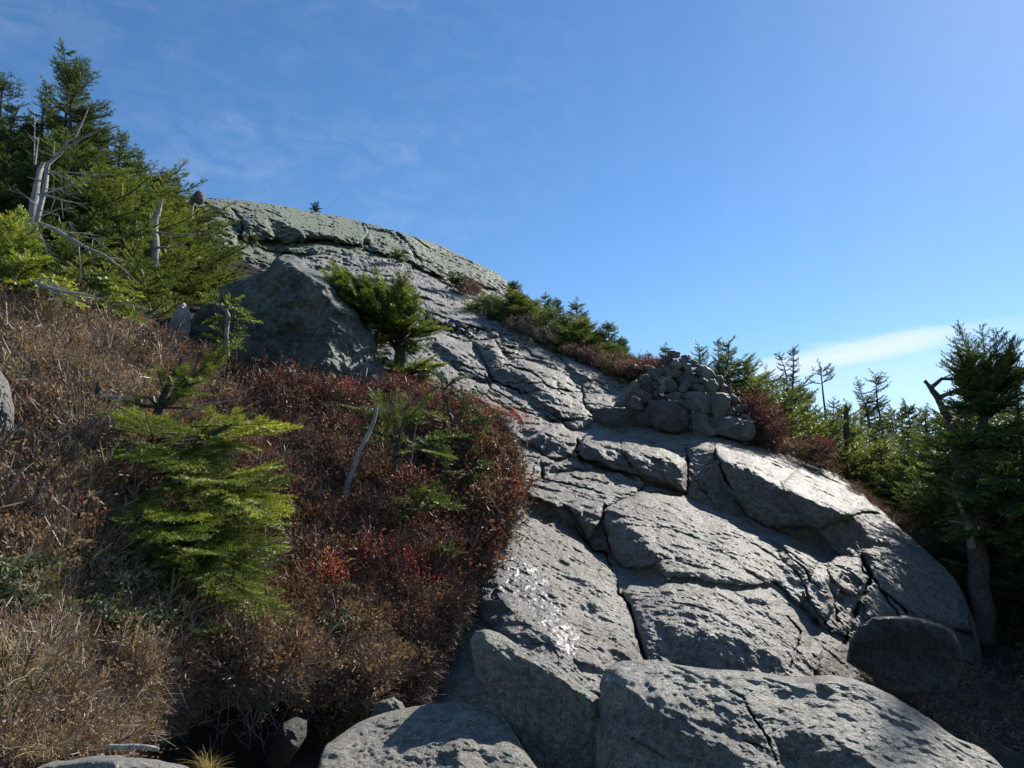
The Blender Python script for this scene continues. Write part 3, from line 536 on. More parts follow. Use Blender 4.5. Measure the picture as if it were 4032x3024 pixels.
def slope_disp(X, Y, d, p):
    q = streak(p, 2.4); up = np.clip((500-Y)/140, 0, 1)
    big = fbm(streak(p, 0.9), 3, 40)*0.006*d
    mid = fbm(q, 5, 41, 0.62)*0.0020*d
    rdg = fbm(streak(p, 5.5), 4, 43, 0.6, True)*0.0008*d
    cid, cr = joints(p, 61, 1.15); cid2, cr2 = joints(p, 63, 0.45)
    rough = 1+0.45*inpoly(X, Y, Q4([(200,700),(600,740),(850,1000),(1050,1560),(400,1650),(0,1300)]))
    fl = (fbm(p*0.5, 2, 66) > -0.15)
    chp = (0.0048*chips(p, .75, 91)+0.0022*chips(p, .28, 92)*(0.2+0.8*rough)+0.0016*chips(p, .11, 93)*rough)*d
    fine = (fbm(p*9, 5, 97, 0.72)*0.0021+fbm(streak(p, 9), 3, 98, 0.6, True)*0.0008)*d*(0.8+0.5*rough)
    pits = -np.clip(fbm(streak(p, 3.2), 3, 99, .55)-.45, 0, 1)*0.012*d*rough
    blk = blocks(X, Y, d, slope_bl)
    return blk+fine-pits+(big+mid*rough+rdg*rough)+chp*(0.7+0.6*(fbm(p*.8, 2, 94) > 0))+up*(cid*0.05+cr*0.07*fl+cid2*0.018+cr2*0.02*fl)*(d/14)+(1-up)*(cid*0.03)*(1-cr)+cracks(X, Y, d, slope_cr)*(0.55+0.25*up)
wetp = Q1([(1130,300),(1300,400),(1420,650),(1530,800),(1520,950),(1400,860),(1240,640),(1150,560),(1050,700),(960,760),(820,660),(780,560),(960,420),(1060,300)]); wetp2 = Q1([(560,1000),(620,1050),(650,1160),(600,1200),(520,1100)])
def wetf(X, Y, d, p):
    w = np.zeros(X.shape)
    for q in (wetp, wetp2):
        q2 = [a[:2] for a in q]; ins = inpoly(X, Y, q2); dd = dline(X, Y, q2+[q2[0]]); w = np.maximum(w, np.clip(np.where(ins, 0.7+dd/12, 0.7-dd/14), 0, 1.3))
    return w
soilp = Fv([(1760,1440),(1830,1380),(1900,1440),(2000,1500),(1900,1560),(1750,1500)])
sheet('rock_slope', ntop, 142, 996, 800, rel_slope, 860, 560, slope_disp, M_SLOPE,
      {'lichen': lambda X, Y, d, p: np.clip((Y < 300)*0.5-0.4, -0.4, 1), 'wet': wetf, 'soil': lambda X, Y, d, p: inpoly(X, Y, [a[:2] for a in soilp])*1.0},
      [(0.25, 0.35, -0.12), (0.5, 1.2, -1.2), (0.5, 1, -5)], 'grey fractured bedrock slope rising to the dome')

# ------------------------------------------------------------------ peaty hillside under the shrubs
hc = [(-150,330,15),(60,330,16),(250,400,18),(420,440,26),(440,500,22),(520,560,17),(640,620,13),(720,700,11),(850,780,9.9),(960,850,9.2),(1040,900,8.5),(1095,1000,7.7),(1085,1150,6.7),(1010,1270,5.95),(930,1400,5.2),(880,1520,4.75),(720,1600,4.3),(650,1700,4.0),
 (-150,640,6.8),(0,700,6.2),(200,700,7.0),(400,760,7.9),(600,850,8.0),(800,900,7.9),(900,1050,7.0),(600,1000,6.6),(300,900,5.8),(0,900,5.0),(-150,1000,4.3),(200,1100,4.6),(500,1200,5.1),(800,1200,5.7),(800,1350,5.0),(500,1350,4.3),(200,1350,3.7),(-150,1350,3.2),
 (0,1500,2.95),(300,1470,3.35),(550,1440,3.95),(800,1440,4.6),(350,1570,3.9),(500,1610,4.2),(650,1570,4.6),(150,1659,2.75),(-150,1659,2.5),(350,1700,3.3),(500,1720,3.8),(900,950,7.9),(950,1200,6.1)]
f_hill = tps([(a*K, b*K) for a, b, c in hc], [math.log(c) for a, b, c in hc])
hedge = Fv([(60,330),(250,400),(420,440),(440,500),(520,560),(640,620),(720,700),(850,780),(960,850),(1040,900),(1085,950),(1098,1000),(1092,1080),(1080,1150),(1035,1220),(1000,1270),(975,1330),(925,1400),(890,1480),(872,1520),(790,1560),(720,1600),(650,1700)])
def hill_d(px, py):
    d = np.exp(f_hill(px, py)); p = P3(px, py, d)
    return d+d*0.02*fbm(p*1.6, 4, 71)
def make_hill():
    ys = np.linspace(330*K, 1740*K, 420); ex = np.interp(ys, [p[1] for p in hedge], [p[0] for p in hedge])+2.2*fbm(np.stack([ys/14, ys*0, ys*0], -1), 4, 3)
    t = np.linspace(0, 1, 330)[None]; PX = -120+(ex[:, None]+120)*t; PY = np.repeat(ys[:, None], 330, 1)
    v = P3(PX, PY, hill_d(PX, PY)).reshape(-1, 3); f = gridfaces(420, 330); idx = np.arange(420*330).reshape(420, 330)
    v, f = skirt(v, f, idx[::-1, -1], [(0.06, 0.15, -0.05), (0.05, 0.5, -0.5), (0, 0.6, -2)])
    v, f = skirt(v, f, idx[0, :], [(-1, 4, -1), (-2, 10, -12)])
    tag(obj('hillside_ground', mesh('hillside_ground', v, f, M_SOIL)), 'dark peaty soil bank under the heath shrubs', kind='structure')
make_hill()

# ------------------------------------------------------------------ boulders and stones
def stone(name, outline, d, thick, mat, label, cat='rock', group=None, facets=(), fscale=30., tilt=0.0, bulge=0.35, rings=34, nth=150, nfac=5, seed=1, rough=0.012, dfun=None, lich=0.0, edge=0.8, cracksl=()):
    o2 = np.array([q[:2] for q in outline]); n = len(o2)
    # smooth closed outline
    seg = np.r_[o2, o2[:1]]; L_ = np.r_[0, np.cumsum(np.hypot(*np.diff(seg, axis=0).T))]
    s = np.linspace(0, L_[-1], nth*3, endpoint=False); xs = np.interp(s, L_, seg[:, 0]); ys = np.interp(s, L_, seg[:, 1])
    k = max(2, int(nth*3*0.006)); ker = np.hanning(2*k+1); ker /= ker.sum()
    sm = lambda a: np.convolve(np.r_[a[-k:], a, a[:k]], ker, 'valid')
    xs, ys = sm(xs), sm(ys); xs, ys = xs[::3], ys[::3]
    size = math.sqrt(np.ptp(xs)*np.ptp(ys)); cx, cy = (xs.min()+xs.max())/2*0.3+xs.mean()*0.7, (ys.min()+ys.max())/2*0.3+ys.mean()*0.7
    q = np.stack([xs/size*7, ys/size*7, xs*0+seed], -1); w = 1+edge*0.012*fbm(q, 4, seed)
    xs = cx+(xs-cx)*w; ys = cy+(ys-cy)*w; nth = len(xs)
    t = np.linspace(0, 1, rings+1)[1:]; t = 1-(1-t)**1.25
    PX = cx+(xs-cx)[None]*t[:, None]; PY = cy+(ys-cy)[None]*t[:, None]
    msz = size*d/FPX
    if facets:
        f0 = dfun or (lambda X, Y: np.log(d)+tilt*(Y-cy)/size*msz/d)
        rel = Relief(int(xs.min())-12, int(ys.min())-12, int(xs.max())+12, int(ys.max())+12, f0, facets, scale=fscale, soft=0.8, step=0.75 if size < 300 else 1, warp=1.5, seed=seed)
        D = rel.at(PX, PY); dc = float(rel.at(np.array(cx), np.array(cy)))
    else:
        rng = np.random.default_rng(seed); D = np.full(PX.shape, -9.)
        gx = (PX-cx)/size; gy = (PY-cy)/size
        for i in range(nfac):
            a = rng.uniform(0, 6.28); m = rng.uniform(0.35, 1.4); off = rng.uniform(-0.32, -0.18)
            D = np.maximum(D, off+m*(gx*math.cos(a)+gy*math.sin(a)))
        D = d+(D-tilt*gy*-1)*msz*0.8 if tilt else d+D*msz*0.8; dc = d-0.2*msz
    rim = 1-np.sqrt(np.clip(1-t**(16 if facets else 6), 0, 1))[:, None]
    D = D+rim*msz*bulge*0.55
    pp = P3(PX, PY, D); amp = msz*rough
    D = D+min(0.006, msz*.012)*fbm(pp*22, 4, seed+7, .7)*(1-0.8*t[:, None]**8)
    D = D+amp*2.2*fbm(pp/msz*3.2, 6, seed+5, 0.6)*(1-0.6*t[:, None]**8)+amp*0.8*fbm(streak(pp/msz, 9), 3, seed+9, 0.6, True)+(cracks(PX, PY, D, cracksl) if cracksl else 0)+amp*1.1*chips(pp/msz, .17, seed+30)+amp*0.6*chips(pp/msz, .07, seed+31)
    fr = P3(PX, PY, D); rimp = fr[-1]
    away = fr[-1].mean(0)-CAM; away[2] *= 0.6; away /= np.linalg.norm(away); cen = rimp.mean(0)
    nb = 9; rows = []
    for i in range(1, nb+1):
        a = i/nb*math.pi/2; sh = math.cos(a)*0.97+0.03 if i < nb else 0.04
        rows.append(cen+(rimp-cen)*sh+away*thick*math.sin(a)+0.02*msz*vnoise(rimp/msz*4+i*0.3, seed+3)[:, None])
    bk = np.array(rows)
    c0 = P3(cx, cy, (D[0].mean())); v = np.concatenate([c0[None], fr.reshape(-1, 3), bk.reshape(-1, 3), bk[-1].mean(0)[None]])
    G = rings+nb; idx = 1+np.arange(G*nth).reshape(G, nth); nx = np.roll(idx, -1, 1)
    f = np.stack([idx[:-1], idx[1:], nx[1:], nx[:-1]], -1).reshape(-1, 4)
    c = np.zeros(nth, int); cap = np.stack([c, idx[0], nx[0], nx[0]], -1)
    # caps as thin quads would be degenerate: use centre fan of triangles stored as a second mesh piece via quads on pairs
    e = len(v)-1
    fan = np.stack([c[::2], idx[0][::2], idx[0][1::2], np.roll(idx[0], -2)[::2]], -1) if nth % 2 == 0 else np.zeros((0, 4), int)
    fan2 = np.stack([c[::2]+e, np.roll(idx[-1], -2)[::2], idx[-1][1::2], idx[-1][::2]], -1) if nth % 2 == 0 else np.zeros((0, 4), int)
    f = np.concatenate([f, fan, fan2])
    org = cen.copy(); org[2] = v[:, 2].min()
    me = mesh(name, v-org, f, mat, {'lichen': np.full(len(v), lich)}); o = obj(name, me); o.location = org
    return tag(o, label, cat, group)

A_out = Q1([(835,840),(868,772),(920,757),(1000,790),(1100,850),(1250,900),(1350,950),(1450,1040),(1560,1130),(1675,1215),(1705,1300),(1730,1450),(1760,1780),(1320,1780),(1230,1620),(1130,1450),(1050,1330),(985,1260),(915,1220),(878,1110),(855,950)])
stone('boulder', A_out, 2.95, 0.7, M_BOULD, 'pointed grey boulder with pale lichen blotches, wedged between two larger rocks', 'boulder',
      facets=[(Q1([(800,700),(1000,700),(2000,1100),(2000,1900),(800,1900)]), (-0.40,-0.84,0.36)),
              (Q1([(900,740),(940,835),(1030,915),(1130,975),(1280,1045),(1450,1095),(1600,1215),(1670,1300),(1740,1240),(1560,1100),(1400,960),(1200,850),(1000,760)]), (0.30,-0.42,0.86)),
              (Q1([(1090,890),(1200,960),(1300,1010),(1380,1060),(1330,1070),(1200,1010),(1100,940)]), (-0.15,-0.8,0.5)),
              (Q1([(860,780),(900,770),(935,830),(900,850),(850,840)]), (-0.2,-0.7,0.7)),
              (Q1([(1560,1400),(1800,1300),(1800,1800),(1500,1800)]), (-0.1,-0.93,0.35))], dfun=lambda X, Y: np.log(2.95-0.0010*(Y-700)), nth=300, rings=100, seed=21, edge=1.5, rough=0.011, bulge=0.05, fscale=130, lich=-0.2)
B_out = Fv([(1296,1480),(1310,1440),(1340,1425),(1420,1430),(1530,1443),(1640,1455),(1720,1475),(1800,1466),(1870,1476),(1930,1500),(2000,1545),(2060,1590),(2110,1612),(2160,1650),(2190,1700),(2230,1800),(1800,1830),(1270,1800),(1285,1600),(1292,1540)])
stone('boulder', B_out, 3.5, 1.0, M_BOULD, 'largest flat topped foreground boulder with a crack and dark scooped sides', 'boulder',
      facets=[(Fv([(1200,1380),(2300,1380),(2300,1900),(1200,1900)]), (0.26,-0.42,0.86)),
              (Fv([(1250,1470),(1325,1462),(1345,1478),(1385,1512),(1440,1546),(1480,1590),(1560,1610),(1600,1640),(1640,1720),(1650,1900),(1250,1900)]), (-0.42,-0.86,0.28)),
              (Fv([(1295,1470),(1310,1440),(1330,1432),(1345,1470),(1330,1480)]), (0.1,-0.7,0.7)),
              (Fv([(1685,1600),(1720,1578),(1790,1598),(1830,1625),(1865,1632),(1890,1660),(1910,1700),(1900,1900),(1760,1900),(1720,1660)]), (-0.30,-0.92,0.1)),
              (Fv([(1755,1470),(1775,1475),(1800,1492),(1785,1495),(1765,1485)]), D3),
              (Fv([(1960,1530),(2060,1592),(2110,1640),(2180,1720),(2100,1680),(2000,1590)]), (0.5,-0.35,0.8))],
      cracksl=[(Fv([(1580,1495),(1605,1510),(1635,1560),(1660,1600),(1680,1650)]), .10, 1.5), (Fv([(1610,1600),(1660,1620)]), .06, 1.4), (Fv([(1360,1590),(1440,1640)]), .04, 2)],
      dfun=lambda X, Y: np.log(3.75-0.0055*(Y-660)), nth=340, rings=130, seed=31, edge=1.4, rough=0.0095, bulge=0.04, fscale=130, lich=-0.3)
C_out = Fv([(690,1640),(705,1608),(760,1570),(820,1550),(880,1535),(940,1520),(990,1514),(1025,1522),(1075,1550),(1115,1600),(1160,1660),(1200,1780),(650,1780)])
stone('boulder', C_out, 3.05, 0.9, M_BOULD, 'low dark boulder lying below the pointed one, sunlit along its left rim', 'boulder',
      facets=[(Fv([(600,1400),(1250,1400),(1250,1900),(600,1900)]), (-0.12,-0.62,0.78)),
              (Fv([(700,1600),(760,1565),(880,1530),(1000,1510),(950,1545),(860,1570),(830,1600),(800,1650),(780,1800),(600,1800)]), (0.12,-0.40,0.9)),
              (Fv([(990,1600),(1030,1610),(1065,1660),(1080,1760),(1000,1760),(985,1640)]), (0.55,-0.5,0.65)), (Fv([(960,1620),(990,1600),(1000,1700),(960,1760)]), (-0.7,-0.7,0.1))],
      dfun=lambda X, Y: np.log(3.42-0.0065*(Y-705)), nth=260, rings=90, seed=41, edge=1.6, rough=0.011, bulge=0.12, fscale=130, lich=-0.8)
stone('stone', Fv([(798,1560),(806,1535),(820,1515),(850,1506),(870,1520),(884,1545),(860,1562),(830,1572)]), 3.75, 0.2, M_BOULD, 'small pale stone resting on the left end of the low dark boulder', 'stone', seed=42, rough=0.02, nth=90, rings=24)
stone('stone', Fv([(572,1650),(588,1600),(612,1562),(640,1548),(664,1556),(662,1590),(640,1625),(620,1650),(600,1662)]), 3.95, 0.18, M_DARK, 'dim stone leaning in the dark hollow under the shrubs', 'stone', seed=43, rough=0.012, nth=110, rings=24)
stone('rock', Fv([(70,1665),(100,1654),(200,1640),(300,1641),(350,1648),(410,1658),(430,1760),(60,1760)]), 2.25, 0.5, M_PALE, 'pale flat rock at the bottom of the bank under a stick', 'rock', seed=44, rough=0.01, nth=160, rings=40, tilt=0.5)
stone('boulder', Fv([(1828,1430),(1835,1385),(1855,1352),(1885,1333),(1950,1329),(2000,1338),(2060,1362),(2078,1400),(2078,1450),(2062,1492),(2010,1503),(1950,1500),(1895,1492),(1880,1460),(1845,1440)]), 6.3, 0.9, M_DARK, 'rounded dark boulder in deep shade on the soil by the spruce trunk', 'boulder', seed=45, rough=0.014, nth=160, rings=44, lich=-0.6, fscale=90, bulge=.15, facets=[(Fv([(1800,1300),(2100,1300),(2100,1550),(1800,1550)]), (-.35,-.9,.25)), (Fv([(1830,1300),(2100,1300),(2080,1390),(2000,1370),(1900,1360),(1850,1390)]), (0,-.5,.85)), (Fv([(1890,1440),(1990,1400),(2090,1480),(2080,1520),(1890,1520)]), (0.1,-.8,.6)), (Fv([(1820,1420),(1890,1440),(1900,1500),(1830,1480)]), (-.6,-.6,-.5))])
E_out = R2([(55,1120),(60,1000),(90,920),(150,820),(260,750),(330,690),(480,640),(590,600),(612,560),(640,520),(690,498),(760,515),(815,548),(832,585),(900,605),(990,660),(1035,740),(1080,790),(1130,840),(1168,885),(1172,912),(1205,965),(1280,1020),(1292,1100),(1302,1180),(1335,1290),(1345,1380),(1300,1450),(950,1470),(700,1440),(400,1400),(150,1300),(70,1200)])
stone('boulder', E_out, 8.6, 1.5, M_LICH, 'huge lichen covered boulder rising above the red heath', 'boulder',
      facets=[(R2([(0,400),(1500,400),(1500,1600),(0,1600)]), (-0.42,-0.84,0.34)),
              (R2([(640,505),(780,505),(840,570),(990,655),(1040,740),(1000,765),(960,700),(880,650),(820,610),(760,600),(700,560)]), (0.42,-0.35,0.84)),
              (R2([(615,560),(700,530),(780,600),(820,700),(700,720),(620,640)]), (-0.3,-0.9,0.2)),
              (R2([(1000,890),(1060,930),(1110,920),(1180,930),(1215,960),(1300,1020),(1320,1290),(1370,1500),(950,1500),(965,1300),(975,1120),(1000,1010)]), (0.50,-0.72,0.42)),
              (R2([(985,765),(1080,785),(1172,885),(1168,912),(1100,880),(1040,840)]), (0.5,-0.35,0.8)),
              (R2([(1000,850),(1060,860),(1130,900),(1165,915),(1080,925),(1000,890)]), (-0.2,-0.75,-0.6)),
              (R2([(620,1000),(720,930),(850,840),(975,755),(990,790),(880,870),(760,960),(660,1030)]), (-0.25,-0.85,-0.4)),
              (R2([(620,1040),(760,970),(880,880),(990,800),(1000,900),(900,960),(760,1040),(640,1100)]), (-0.25,-0.72,0.62)),
              (R2([(640,1200),(800,1080),(930,1060),(900,1200),(860,1330),(700,1350)]), (-0.55,-0.8,0.1))],
      dfun=lambda X, Y: np.log(9.3-0.0085*(Y-260)), nth=300, rings=100, seed=51, rough=0.023, bulge=0.18, fscale=130, lich=0.3, edge=2.2)
stone('rock', Fv([(352,745),(362,705),(382,663),(398,653),(412,675),(410,715),(402,755),(375,775)]), 8.4, 0.4, M_PALE, 'narrow upright pale stone leaning against the left end of the huge boulder', 'rock', seed=52, rough=0.03, nth=100, rings=26)
stone('rock', Fv([(212,775),(222,752),(245,733),(262,712),(300,706),(314,720),(318,745),(322,775),(280,800),(235,800)]), 7.05, 0.5, M_PALE, 'pale rock half buried in tan heath shrubs', 'rock', seed=53, rough=0.02, nth=120, rings=30, nfac=4)
stone('rock', Fv([(-60,800),(0,800),(18,825),(30,880),(30,940),(18,990),(-5,1015),(-60,1020)]), 4.5, 0.4, M_PALE, 'pale rock at the very edge of the tan shrubs', 'rock', seed=54, rough=0.014, nth=120, rings=30)
stone('rock', Fv([(80,655),(95,630),(115,632),(118,655),(100,668)]), 6.9, 0.3, M_PALE, 'small pale rock under the bright fir boughs', 'rock', seed=55, rough=0.02, nth=70, rings=16)
stone('rock', R3([(905,560),(910,530),(950,518),(990,530),(1000,570),(960,590)]), 17.5, 0.5, M_GREENR, 'small rock among the firs on the ridge', 'rock', seed=56, rough=0.02, nth=70, rings=16)
stone('rock', Q3([(560,330),(575,295),(620,288),(680,320),(690,350),(600,360)]), 14.5, 0.4, M_GREENR, 'small greenish rock behind the cairn beside the firs', 'rock', seed=57, rough=0.02, nth=70, rings=16)
stone('rock', Q3([(720,350),(740,315),(800,305),(870,330),(900,350),(800,375)]), 14.2, 0.4, M_BOULD, 'low grey rock behind the cairn above the red shrub', 'rock', seed=58, rough=0.02, nth=70, rings=16)

# ------------------------------------------------------------------ the cairn, stone by stone
cairn = [
 ([(130,960),(150,880),(280,840),(500,860),(740,870),(775,920),(740,990),(620,1110),(560,1130),(400,1140),(250,1120),(150,1070)], 'long flat topped base stone at the left end of the cairn', 's'),
 ([(810,760),(860,750),(960,770),(1090,760),(1200,830),(1260,900),(1315,960),(1290,1040),(1220,1110),(1130,1145),(1000,1110),(890,1080),(850,1000),(830,880)], 'biggest dark base stone in the middle of the cairn', 's'),
 ([(1335,950),(1420,915),(1520,930),(1540,1010),(1560,1060),(1640,1130),(1630,1170),(1520,1200),(1420,1200),(1370,1150),(1345,1050)], 'dark base block right of the biggest middle stone', 's'),
 ([(1500,960),(1700,955),(1830,950),(1920,980),(2090,1020),(2100,1100),(2130,1160),(2080,1220),(2000,1245),(1850,1220),(1700,1180),(1600,1140),(1540,1060)], 'long angular base slab at the right end of the cairn', 's'),
 ([(1565,715),(1640,660),(1720,665),(1790,680),(1810,740),(1790,830),(1750,930),(1710,1000),(1640,980),(1590,900),(1570,800)], 'tall greenish wedge stone standing on its point in the cairn', 'g'),
 ([(1210,790),(1290,720),(1390,680),(1555,665),(1560,760),(1550,890),(1470,910),(1340,880),(1230,830)], 'broad dark block above the right base stones', 's'),
 ([(510,850),(560,780),(620,740),(690,760),(740,810),(748,860),(620,868)], 'brownish rounded stone sitting on the long left base stone', 'w'),
 ([(510,720),(520,620),(580,540),(640,500),(690,530),(710,590),(640,640),(590,690),(570,770),(500,760)], 'tall brown stone on the left flank of the cairn', 'w'),
 ([(368,825),(400,765),(520,740),(585,740),(530,830),(430,832)], 'dark flat stone low on the left flank', 's'),
 ([(585,680),(620,620),(700,615),(830,668),(872,680),(860,720),(780,775),(720,800),(705,720),(640,690)], 'light jagged stone above the brownish rounded one', 's'),
 ([(690,480),(740,450),(830,460),(860,520),(840,560),(872,620),(860,660),(790,650),(730,610),(700,550)], 'large blocky stone in the upper left of the cairn', 's'),
 ([(835,545),(880,510),(920,530),(922,590),(900,612),(850,585)], 'small angular stone beside the large blocky one', 'g'),
 ([(930,480),(980,450),(1050,460),(1072,500),(1020,548),(950,545),(925,520)], 'pale chipped stone in the centre of the cairn', 'p'),
 ([(930,570),(980,550),(1030,560),(1022,620),(970,670),(940,640),(925,600)], 'pale pointed stone directly under the chipped one', 'p'),
 ([(865,630),(920,610),(938,650),(920,702),(880,705),(860,660)], 'little stone under the small angular one', 'g'),
 ([(1030,560),(1050,500),(1100,488),(1140,530),(1162,590),(1150,640),(1080,660),(1030,640)], 'upright slanted stone beside the pale pointed one', 's'),
 ([(1150,470),(1210,435),(1320,440),(1430,480),(1442,510),(1400,535),(1290,540),(1180,530)], 'long oval stone lying flat high on the right', 's'),
 ([(1190,560),(1230,510),(1290,503),(1330,540),(1310,590),(1260,640),(1200,640),(1170,610)], 'round smooth stone under the long oval one', 's'),
 ([(1310,550),(1400,545),(1490,560),(1500,600),(1500,645),(1400,625),(1330,600)], 'flat dark stone right of the round smooth one', 's'),
 ([(1500,540),(1570,490),(1620,488),(1672,560),(1660,610),(1600,680),(1540,670),(1500,600)], 'light grey triangular stone on the upper right', 'g'),
 ([(1150,710),(1220,660),(1330,640),(1440,640),(1490,660),(1400,690),(1300,712),(1180,735)], 'thin slab laid under the round smooth stone', 'g'),
 ([(1000,680),(1080,660),(1160,640),(1205,660),(1190,725),(1120,735),(1030,730)], 'shadowed stone above the biggest base stone', 's'),
 ([(790,400),(860,370),(920,400),(942,450),(870,500),(810,440)], 'grey stone on the left shoulder below the summit stones', 's'),
 ([(890,355),(960,338),(972,400),(960,445),(920,425),(875,375)], 'dark stone just under the summit on the left', 's'),
 ([(1000,420),(1050,370),(1150,360),(1222,400),(1200,450),(1100,470),(1010,460)], 'dark lens shaped stone under the two pale summit blocks', 's'),
 ([(1085,290),(1130,240),(1170,245),(1217,300),(1210,340),(1150,355),(1095,345)], 'pale block near the top facing the trail', 'p'),
 ([(1190,265),(1240,255),(1300,290),(1332,340),(1310,365),(1250,360),(1220,320)], 'oval grey green block beside the pale top block', 'g'),
 ([(943,255),(980,200),(1040,183),(1092,230),(1040,262),(990,300),(950,300)], 'dark rounded stone left of the top stone', 's'),
 ([(1033,135),(1060,128),(1130,132),(1192,150),(1190,200),(1160,222),(1090,215),(1050,190),(1033,170)], 'topmost reddish stone crowning the cairn', 'w'),
 ([(1200,210),(1230,185),(1300,178),(1332,200),(1328,240),(1250,235)], 'reddish brown stone right of the topmost one', 'w'),
 ([(1180,225),(1260,222),(1302,250),(1300,280),(1230,264),(1180,257)], 'flat stone under the reddish brown one', 's'),
 ([(1310,252),(1360,243),(1400,260),(1432,280),(1390,294),(1310,287)], 'upper thin plate on the right of the summit', 'g'),
 ([(1320,300),(1380,290),(1432,305),(1434,330),(1370,337),(1320,327)], 'lower thin plate on the right of the summit', 'g'),
 ([(1370,370),(1440,320),(1500,315),(1570,360),(1612,400),(1632,440),(1560,480),(1480,450),(1400,420)], 'bright sunlit white stone high on the right side', 'p'),
 ([(1255,385),(1330,365),(1382,380),(1372,402),(1260,406)], 'thin stone wedged left of the white one', 'g'),
 ([(1228,415),(1290,400),(1372,417),(1382,445),(1290,452),(1238,435)], 'thin stone above the long oval one', 'g'),
 ([(1600,470),(1660,440),(1712,440),(1742,500),(1732,545),(1660,530)], 'dark triangular stone poking out on the right edge', 's'),
 ([(1698,560),(1740,540),(1782,570),(1762,622),(1710,622),(1688,590)], 'yellowish round stone on the right edge', 'w'),
 ([(1778,575),(1820,555),(1837,600),(1812,652),(1770,640)], 'outermost upright stone on the right edge', 'w'),
 ([(1648,632),(1700,595),(1760,618),(1792,650),(1720,664),(1650,660)], 'flat stone lying on the tall greenish wedge', 's'),
 ([(1795,690),(1850,668),(1920,720),(1947,765),(1870,782),(1810,765)], 'slanting stone right of the greenish wedge', 's'),
 ([(1795,845),(1870,808),(2000,813),(2022,850),(1940,905),(1850,885),(1800,875)], 'broad flat stone near the red shrub', 's'),
 ([(1755,935),(1790,850),(1850,838),(1882,880),(1860,955),(1800,975)], 'light block under the broad flat stone', 'g'),
 ([(1945,925),(2000,915),(2080,970),(2112,1020),(2050,1025),(1960,965)], 'sunlit pale stone at the outer right base', 'p'),
 ([(1320,920),(1347,868),(1412,915),(1360,928)], 'small triangular chock stone between the base stones', 'g'),
 ([(450,1155),(530,1105),(582,1150),(585,1200),(520,1215)], 'small dark stone on the ledge in front of the cairn', 's'),
 ([(-20,1085),(60,1030),(100,1018),(147,1080),(140,1122),(20,1125)], 'pale low stone left of the long base stone', 'g'),
 ([(955,335),(1000,320),(1080,340),(1062,380),(1000,412),(960,385)], 'shadowed stone behind the pale top block', 's'),
 ([(1025,262),(1090,230),(1112,240),(1092,300),(1080,345),(1010,322)], 'dark slab leaning under the topmost stone', 's'),
 ([(1438,460),(1480,458),(1502,510),(1490,542),(1430,532)], 'dark stone between the oval one and the triangle', 's'),
 ([(648,485),(700,430),(780,420),(802,450),(700,475)], 'dark stone on the left brow above the large blocky one', 's'),
 ([(760,860),(800,830),(830,860),(840,920),(800,960),(765,920)], 'shadowed filler stone between the left and middle base stones', 's'),
 ([(1040,430),(1075,435),(1092,470),(1070,490),(1045,470)], 'tiny upright chip in the centre of the cairn', 'g'),
 ([(915,735),(960,725),(1025,735),(1000,770),(930,772)], 'small slab on top of the biggest base stone', 's'),
 ([(1360,600),(1400,588),(1432,605),(1420,630),(1370,628)], 'small pale cobble on the thin slab', 'p'),
]
CM = {'s': M_STONE, 'w': M_WARM, 'p': M_PALE, 'g': M_GREENR}
def cairn_depth(x, y): return 11.35+(1240-y)/1100*0.95+0.55*abs((x-1150)/1000)**2
for i, (pl, lab, mt) in enumerate(cairn):
    xs = [p[0] for p in pl]; ys = [p[1] for p in pl]; x, y = sum(xs)/len(xs), max(ys)*0.6+0.4*sum(ys)/len(ys)
    dd = cairn_depth(x, y)+(0.10 if i > 47 and i != 52 else 0); sz = math.sqrt((max(xs)-min(xs))*(max(ys)-min(ys)))*0.08037*12/FPX
    mx_, my_ = sum(xs)/len(xs), sum(ys)/len(ys); pl = [(mx_+(a-mx_)*1.09, my_+(b-my_)*1.09) for a, b in pl]
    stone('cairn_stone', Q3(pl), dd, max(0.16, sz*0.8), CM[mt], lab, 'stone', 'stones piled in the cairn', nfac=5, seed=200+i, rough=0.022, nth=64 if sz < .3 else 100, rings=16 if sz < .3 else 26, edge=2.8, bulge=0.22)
rng = np.random.default_rng(77)
for i in range(60):            # the heart of the pile, seen only through the gaps
    y = rng.uniform(330, 1080); hw = 90+(y-300)*0.86; x = 1150+rng.uniform(-1, 1)*hw+(y-300)*0.06
    r = rng.uniform(80, 130)*(0.75 if y < 550 else 1.15); a = np.linspace(0, 6.28, 9)[:-1]
    pl = [(x+r*1.15*math.cos(t)*rng.uniform(.8, 1.1), y+r*0.8*math.sin(t)*rng.uniform(.8, 1.1)) for t in a]
    stone('cairn_stone', Q3(pl), cairn_depth(x, y)+0.24, 0.3, M_STONE, 'dark filler stone wedged deep in the gaps of the cairn', 'stone', 'filler stones deep in the cairn', nfac=5, seed=400+i, rough=0.016, nth=48, rings=12, edge=1.5)

